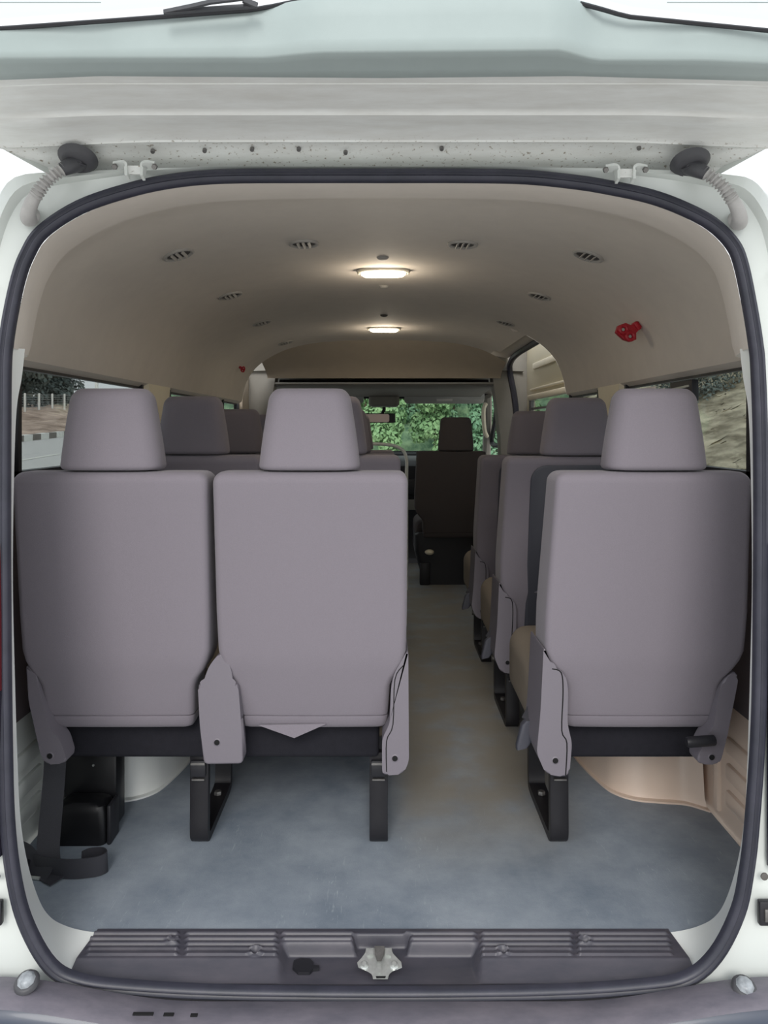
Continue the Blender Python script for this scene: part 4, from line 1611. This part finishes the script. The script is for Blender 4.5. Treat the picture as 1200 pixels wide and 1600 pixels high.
# sun visors
for cx, lab in ((0.46, 'pale grey sun visor folded up on the right of the windscreen'), (-0.46, 'pale grey sun visor folded up on the left of the windscreen')):
    c = thing('sun_visor', lab, 'visor', (cx, 5.86, 1.29), 'folded sun visors')
    bm = new()
    loft(bm, [[Vector((u, y_ + 0.0, v)) for u, v in [(a, b) for a, b in rrect(0.305 - i_, 0.052 - i_, 0.03, 4)]] for y_, i_ in ((-0.012, 0.004), (-0.008, 0), (0.008, 0), (0.012, 0.004))])
    bmesh.ops.rotate(bm, verts=bm.verts, cent=(0, 0, 0), matrix=Matrix.Rotation(0.6, 3, 'X'))
    obj('flap', bm, M['visor'], c)
    bm = new()
    tube(bm, [(-0.29, 0.02, 0.055), (0.30, 0.02, 0.055)], 0.012, 8)
    obj('rod', bm, M['bezel'], c)
    bm = new()
    box(bm, 0.0 - 0.06, 0.06, -0.030, -0.024, -0.030, -0.012, 0.001)
    obj('tag', bm, M['sticker'], c)
oc = thing('overhead_console', 'small grey overhead console with lamps in the middle of the windscreen top', 'console', (0.0, 5.85, 1.262))
bm = new()
loft(bm, [[Vector((u, v, z_)) for u, v in rrect(0.115 - i_, 0.10 - i_, 0.03, 4)] for z_, i_ in ((0.03, 0.0), (-0.03, 0.0), (-0.042, 0.012))])
obj('housing', bm, M['cabgrey'], oc)
for s in (-1, 1):
    bm = new()
    box(bm, s * 0.055 - 0.038, s * 0.055 + 0.038, -0.06, 0.02, -0.047, -0.040, 0.003)
    obj('map_lamp', bm, M['visor'], oc)
rm = thing('rear_view_mirror', 'rear-view mirror hanging on its stem at the top of the windscreen', 'mirror', (-0.04, 5.75, 1.13))
bm = new()
tube(bm, crom([(0.04, 0.045, 0.082), (0.04, 0.038, 0.06), (0.03, 0.03, 0.04), (0.02, 0.02, 0.0)], 4), 0.013, 8)
obj('stem', bm, M['black'], rm)
bm = new()
loft(bm, [[Vector((u, y_, v)) for u, v in rrect(0.125 - i_, 0.036 - i_, 0.02, 4)] for y_, i_ in ((-0.012, 0.003), (-0.008, 0), (0.018, 0.004), (0.03, 0.016))])
obj('shell', bm, M['black'], rm)
bm = new()
loft(bm, [[Vector((u - 0.02, y_, v)) for u, v in rrect(0.10 - i_, 0.030, 0.015, 4)] for y_, i_ in ((-0.0135, 0.001), (-0.012, 0))])
obj('mirror_glass', bm, M['mirrorback'], rm)
# white rail behind the front-left seats
bm = new()
tube(bm, crom([(-0.35, 5.0, 0.95), (-0.02, 5.0, 0.95), (0.10, 5.0, 0.925), (0.145, 5.0, 0.86), (0.147, 5.0, 0.70), (0.147, 5.0, 0.0)], 6), 0.011, 8)
tag(obj('guard_rail', bm, M['paint_in']), 'thin pale guard rail at the front end of the aisle', 'rail')

# sticker and latch on the right rear window
st = thing('window_sticker', 'white sticker with red print on the right rear window', 'sticker', (0.9095, 2.68, 1.165))
bm = new()
box(bm, -0.0006, 0.0003, -0.11, 0.11, -0.045, 0.028)
obj('paper', bm, M['sticker'], st)
bm = new()


def stroke(pts, r=0.0018):
    tube(bm, [Vector((-0.0016, y, z)) for y, z in pts], r, 4)


stroke([(0.075, -0.035), (0.075, 0.010), (-0.085, 0.010), (-0.085, -0.035)], 0.0016)
stroke([(0.06, -0.028), (0.06, 0.0), (0.045, 0.0), (0.045, -0.012), (0.06, -0.012)])
for k in range(5):
    y = 0.030 - 0.023 * k
    stroke([(y + 0.007, -0.026), (y + 0.007, -0.006), (y - 0.007, -0.006), (y - 0.007, -0.026), (y + 0.007, -0.026)])
stroke([(0.05, 0.020), (0.03, 0.016), (0.01, 0.020), (-0.02, 0.016), (-0.05, 0.020)], 0.002)
obj('print', bm, M['stickerink'], st)
lt = thing('window_latch', 'black window latch block with a silver strip on the right rear window', 'latch', (0.893, 2.30, 1.165))
bm = new()
box(bm, -0.006, 0.016, -0.085, 0.085, -0.035, 0.028, 0.004)
obj('block', bm, M['black'], lt)
bm = new()
ribbon(bm, [(-0.0075, -0.07, 0.010), (-0.0075, 0.075, 0.006)], Vector((0, 0, 1)), 0.006, 0.001)
obj('strip', bm, M['steel'], lt)

# ================================================================== OUTSIDE
GR = 0.038                                   # the road climbs gently ahead


def gz(y):
    return -0.70 + GR * y


bm = new()
grid(bm, [[Vector((x, y, gz(y))) for x in (-16, -8, 0, 8, 60)] for y in (-60, -20, 0, 20, 60, 140)])
struct('ground', bm, M['asphalt'])
bm = new()
for y in range(-20, 110, 6):
    bm.faces.new([bm.verts.new((x, yy, gz(yy) + 0.01)) for x, yy in ((-10.5, y), (-10.35, y), (-10.35, y + 2.6), (-10.5, y + 2.6))])
struct('road_marking', bm, M['roadpaint'], label='white dashed lane line')
kw, kd = new(), new()
for i, y in enumerate([k * 0.8 for k in range(-20, 150)]):
    b_ = kw if i % 2 == 0 else kd
    vs = []
    for x in (-15.0, -15.3):
        for yy in (y, y + 0.8):
            for z in (-0.05, 0.26):
                vs.append(b_.verts.new((x, yy, gz(yy) + z)))
    for q in ((0, 1, 3, 2), (1, 5, 7, 3), (4, 5, 1, 0), (2, 3, 7, 6)):
        b_.faces.new([vs[k] for k in q])
struct('kerb', kw, M['kerb_w'], label='white painted kerb blocks')
struct('kerb', kd, M['kerb_d'], label='dark painted kerb blocks')
# dirt bank to the left
bm = new()
rows = []
for j in range(70):
    y = 5 + j * 1.9
    row = []
    for i in range(40):
        t = i / 39
        x = -15.3 - 30 * t ** 1.3
        h = noise.fractal(Vector((x * 0.22, y * 0.16, 0.3)), 0.9, 2.0, 5)
        h2 = noise.fractal(Vector((x * 0.8, y * 0.5, 3.3)), 0.9, 2.0, 4)
        z = gz(y) + 0.1 + 0.35 * ss(0.0, 0.2, t) + (0.42 * h + 0.2 * h2) * ss(0, 0.08, t) + 0.5 * ss(0.3, 0.5, t) + 1.0 * ss(0.6, 1.0, t)
        row.append(Vector((x, y, z)))
    rows.append(row)
grid(bm, rows)
struct('dirt_hill', bm, M['dirt'], label='bare dirt bank beyond the kerb')
# rocky slope to the right
bm = new()
rows = []
for j in range(210):
    y = 3 + j * 0.075 if j < 170 else 15.7 + (j - 170) * 1.6
    row = []
    for i in range(110):
        t = i / 109
        x = 3.4 + 9 * t ** 1.15
        lay = noise.noise(Vector((x * 0.3, y * 0.25, 0))) * 0.5
        st_ = (t * 17 + lay * 2.4)
        ter = (math.floor(st_) + ss(0.25, 0.95, st_ - math.floor(st_))) / 17
        z = gz(y) + 4.6 * lerp(t, ter, 0.5)
        k = noise.fractal(Vector((x * 1.3, y * 1.1, z * 2.6)), 0.75, 2.2, 7)
        row.append(Vector((x + 0.42 * k, y + 0.2 * k, z + 0.26 * k)))
    rows.append(row)
grid(bm, rows)
struct('rocky_hill', bm, M['rock'], label='pale layered rock slope beside the road', sharp=60)
# overgrown bank across the end of the road
bm = new()
rows = []
for j in range(60):
    x = -9 + j * 0.36
    row = []
    for i in range(40):
        t = i / 39
        k = noise.fractal(Vector((x * 0.8, t * 5, 7.7)), 0.8, 2.1, 5)
        row.append(Vector((x + 0.2 * k, 24.5 + 6 * t + 0.7 * k, gz(24) - 0.5 + 6.5 * t)))
    rows.append(row)
grid(bm, rows)
struct('overgrown_hill', bm, M['overgrown'], label='green overgrown bank behind the trees ahead')
# fence on the dirt bank
fn = thing('wire_fence', 'grey wire mesh fence with pale posts on the dirt bank', 'fence', (-26, 45, 2.4))


def fence_z(y):
    return gz(y) + 0.62


bm = new()
for k in range(60):
    y = 28 + k * 0.9
    tube(bm, [(-0.02, y - 45, fence_z(y) - 2.4), (-0.02, y - 45, fence_z(y) - 2.4 + 1.55)], 0.008, 3)
for k in range(9):
    z = 0.05 + 0.18 * k
    tube(bm, [(-0.02, 28 - 45, fence_z(28) - 2.4 + z), (-0.02, 82 - 45, fence_z(82) - 2.4 + z)], 0.012, 3)
obj('wire_mesh', bm, M['fence'], fn)
for k in range(24):
    y = 28 + k * 2.3
    bm = new()
    tube(bm, [(0, y - 45, fence_z(y) - 3.4), (0, y - 45, fence_z(y) - 2.4 + 1.6)], 0.075, 6)
    obj('post', bm, M['kerb_w'], fn)
bm = new()
tube(bm, [(-16.2, 43.3, gz(43) - 0.2), (-16.2, 43.3, 4.2)], 0.10, 8)
lp_ = tag(obj('roadside_pole', bm, M['kerb_w']), 'white roadside pole seen through the left rear window', 'pole')


# trees: crowns of many small leaves round several lobes
def make_crown(seed, n, rad, hgt, leaf):
    rnd = random.Random(seed)
    bm = new()
    lobes = [(rnd.uniform(-0.5, 0.5) * rad, rnd.uniform(-0.5, 0.5) * rad, rnd.uniform(0.06, 0.88) * hgt, rnd.uniform(0.42, 0.52) * rad) for _ in range(24)]
    for i in range(n):
        lx, ly, lz, lr = rnd.choice(lobes)
        v = Vector((rnd.gauss(0, 1), rnd.gauss(0, 1), rnd.gauss(0, 1))).normalized() * lr * rnd.uniform(0.75, 1.05)
        c = Vector((lx, ly, lz)) + v
        nrm = (v.normalized() + Vector((rnd.uniform(-.6, .6), rnd.uniform(-.6, .6), rnd.uniform(-.2, .9)))).normalized()
        u = nrm.cross(Vector((rnd.uniform(-1, 1), rnd.uniform(-1, 1), 0.3))).normalized()
        w = nrm.cross(u)
        s = leaf * rnd.uniform(0.6, 1.2)
        bm.faces.new([bm.verts.new(c + u * s * a + w * s * b) for a, b in ((-0.5, 0), (0, -0.35), (0.6, 0), (0, 0.35))])
    return bm


def make_tree(label, x, y, m, seed, rad, hgt, n=6500, leaf=0.22, low=0.3, group='trees outside'):
    z = gz(y) - 0.2
    t = thing('tree', label, 'tree', (x, y, z), group)
    bm = make_crown(seed, n, rad, hgt, leaf)
    shift(bm, (0, 0, low))
    obj('crown', bm, m, t, sharp=180)
    bm = new()
    tube(bm, crom([(0, 0, 0), (0.1, 0, hgt * 0.3), (-0.05, 0.05, hgt * 0.7)], 4), [(0.22 - 0.016 * i) * min(1, rad / 3) for i in range(9)], 8)
    obj('trunk', bm, M['bark'], t)
    return t


FT = [(-1.35, 22, 'leaf2', 'bushy roadside tree just left of the rear-view mirror'), (0.0, 21.6, 'leaf1', 'bushy roadside tree directly below the rear-view mirror'),
      (1.4, 22.2, 'leaf1', 'bright bushy tree in the middle of the windscreen view'), (2.8, 21.8, 'leaf2', 'bushy tree right behind the front seat headrest'),
      (4.2, 22.4, 'leaf1', 'bushy tree at the right edge of the windscreen view'), (-0.7, 25.5, 'leaf1', 'taller tree of the rear rank behind the mirror'),
      (0.75, 25.8, 'leaf2', 'taller tree of the rear rank left of the front seat headrest'), (2.2, 25.2, 'leaf2', 'taller tree of the rear rank above the front seat headrest'),
      (3.7, 25.6, 'leaf1', 'taller tree of the rear rank by the right windscreen pillar')]
for k, (x, y, mm, lab) in enumerate(FT):
    make_tree(lab, x, y, M[mm], 1 + k, 0.72, 3.6 if k < 5 else 5.0, 5200, 0.15, -0.1)
for k, (x, y, h, lab) in enumerate(((-33, 57, 11, 'tall dark tree behind the fence, nearest the left body edge'), (-33, 63.5, 12, 'tall dark tree behind the fence, second from the left body edge'),
                                    (-33, 70, 11, 'tall dark tree behind the fence, third from the left body edge'), (-33, 76.5, 11, 'tall dark tree behind the fence beside the white pole'),
                                    (-40, 67, 14, 'taller dark tree in the rear rank behind the fence, farther left'), (-40, 75, 14, 'taller dark tree in the rear rank behind the fence, farther right'))):
    make_tree(lab, x, y, M['leaf3'], 20 + k, 3.2, h, 7000, 0.42, 0.3)
make_tree('dark shrub on top of the rock slope, seen past the right rear headrest', 6.45, 16.0, M['leaf3'], 40, 0.95, 1.5, 7000, 0.07, 1.55)

# ================================================================== light and camera
W = bpy.data.worlds.new('overcast')
SC.world = W
W.use_nodes = True
nt = W.node_tree
bg = nt.nodes['Background']
tcw = nt.nodes.new('ShaderNodeTexCoord')
sep = nt.nodes.new('ShaderNodeSeparateXYZ')
nt.links.new(tcw.outputs['Generated'], sep.inputs[0])
rp = nt.nodes.new('ShaderNodeValToRGB')
rp.color_ramp.elements[0].position = 0.0
rp.color_ramp.elements[0].color = (0.93, 0.95, 0.96, 1)
rp.color_ramp.elements[1].position = 0.9
rp.color_ramp.elements[1].color = (0.90, 0.95, 1.0, 1)
nt.links.new(sep.outputs['Z'], rp.inputs['Fac'])
nt.links.new(rp.outputs['Color'], bg.inputs['Color'])
bg.inputs['Strength'].default_value = 1.1

sun = bpy.data.lights.new('hazy_sun', 'SUN')
sun.energy = 1.5
sun.angle = math.radians(24)
sun.color = (1.0, 0.96, 0.92)
so = bpy.data.objects.new('hazy_sun', sun)
COL.objects.link(so)
so.rotation_euler = Vector((0.07, 1.0, -0.60)).to_track_quat('-Z', 'Y').to_euler()

cam = bpy.data.cameras.new('camera')
cam.sensor_fit = 'VERTICAL'
cam.sensor_height = 36
cam.sensor_width = 27
cam.lens = 27.0
cam.shift_y = -(800 - HY) / 1600
cam.clip_start = 0.02
cam.clip_end = 500
co = bpy.data.objects.new('camera', cam)
COL.objects.link(co)
co.location = (0, 0, CZ)
co.rotation_euler = (math.pi / 2, 0, 0)
SC.camera = co
SC.view_settings.view_transform = 'Standard'
SC.view_settings.look = 'None'
SC.view_settings.exposure = 0.25
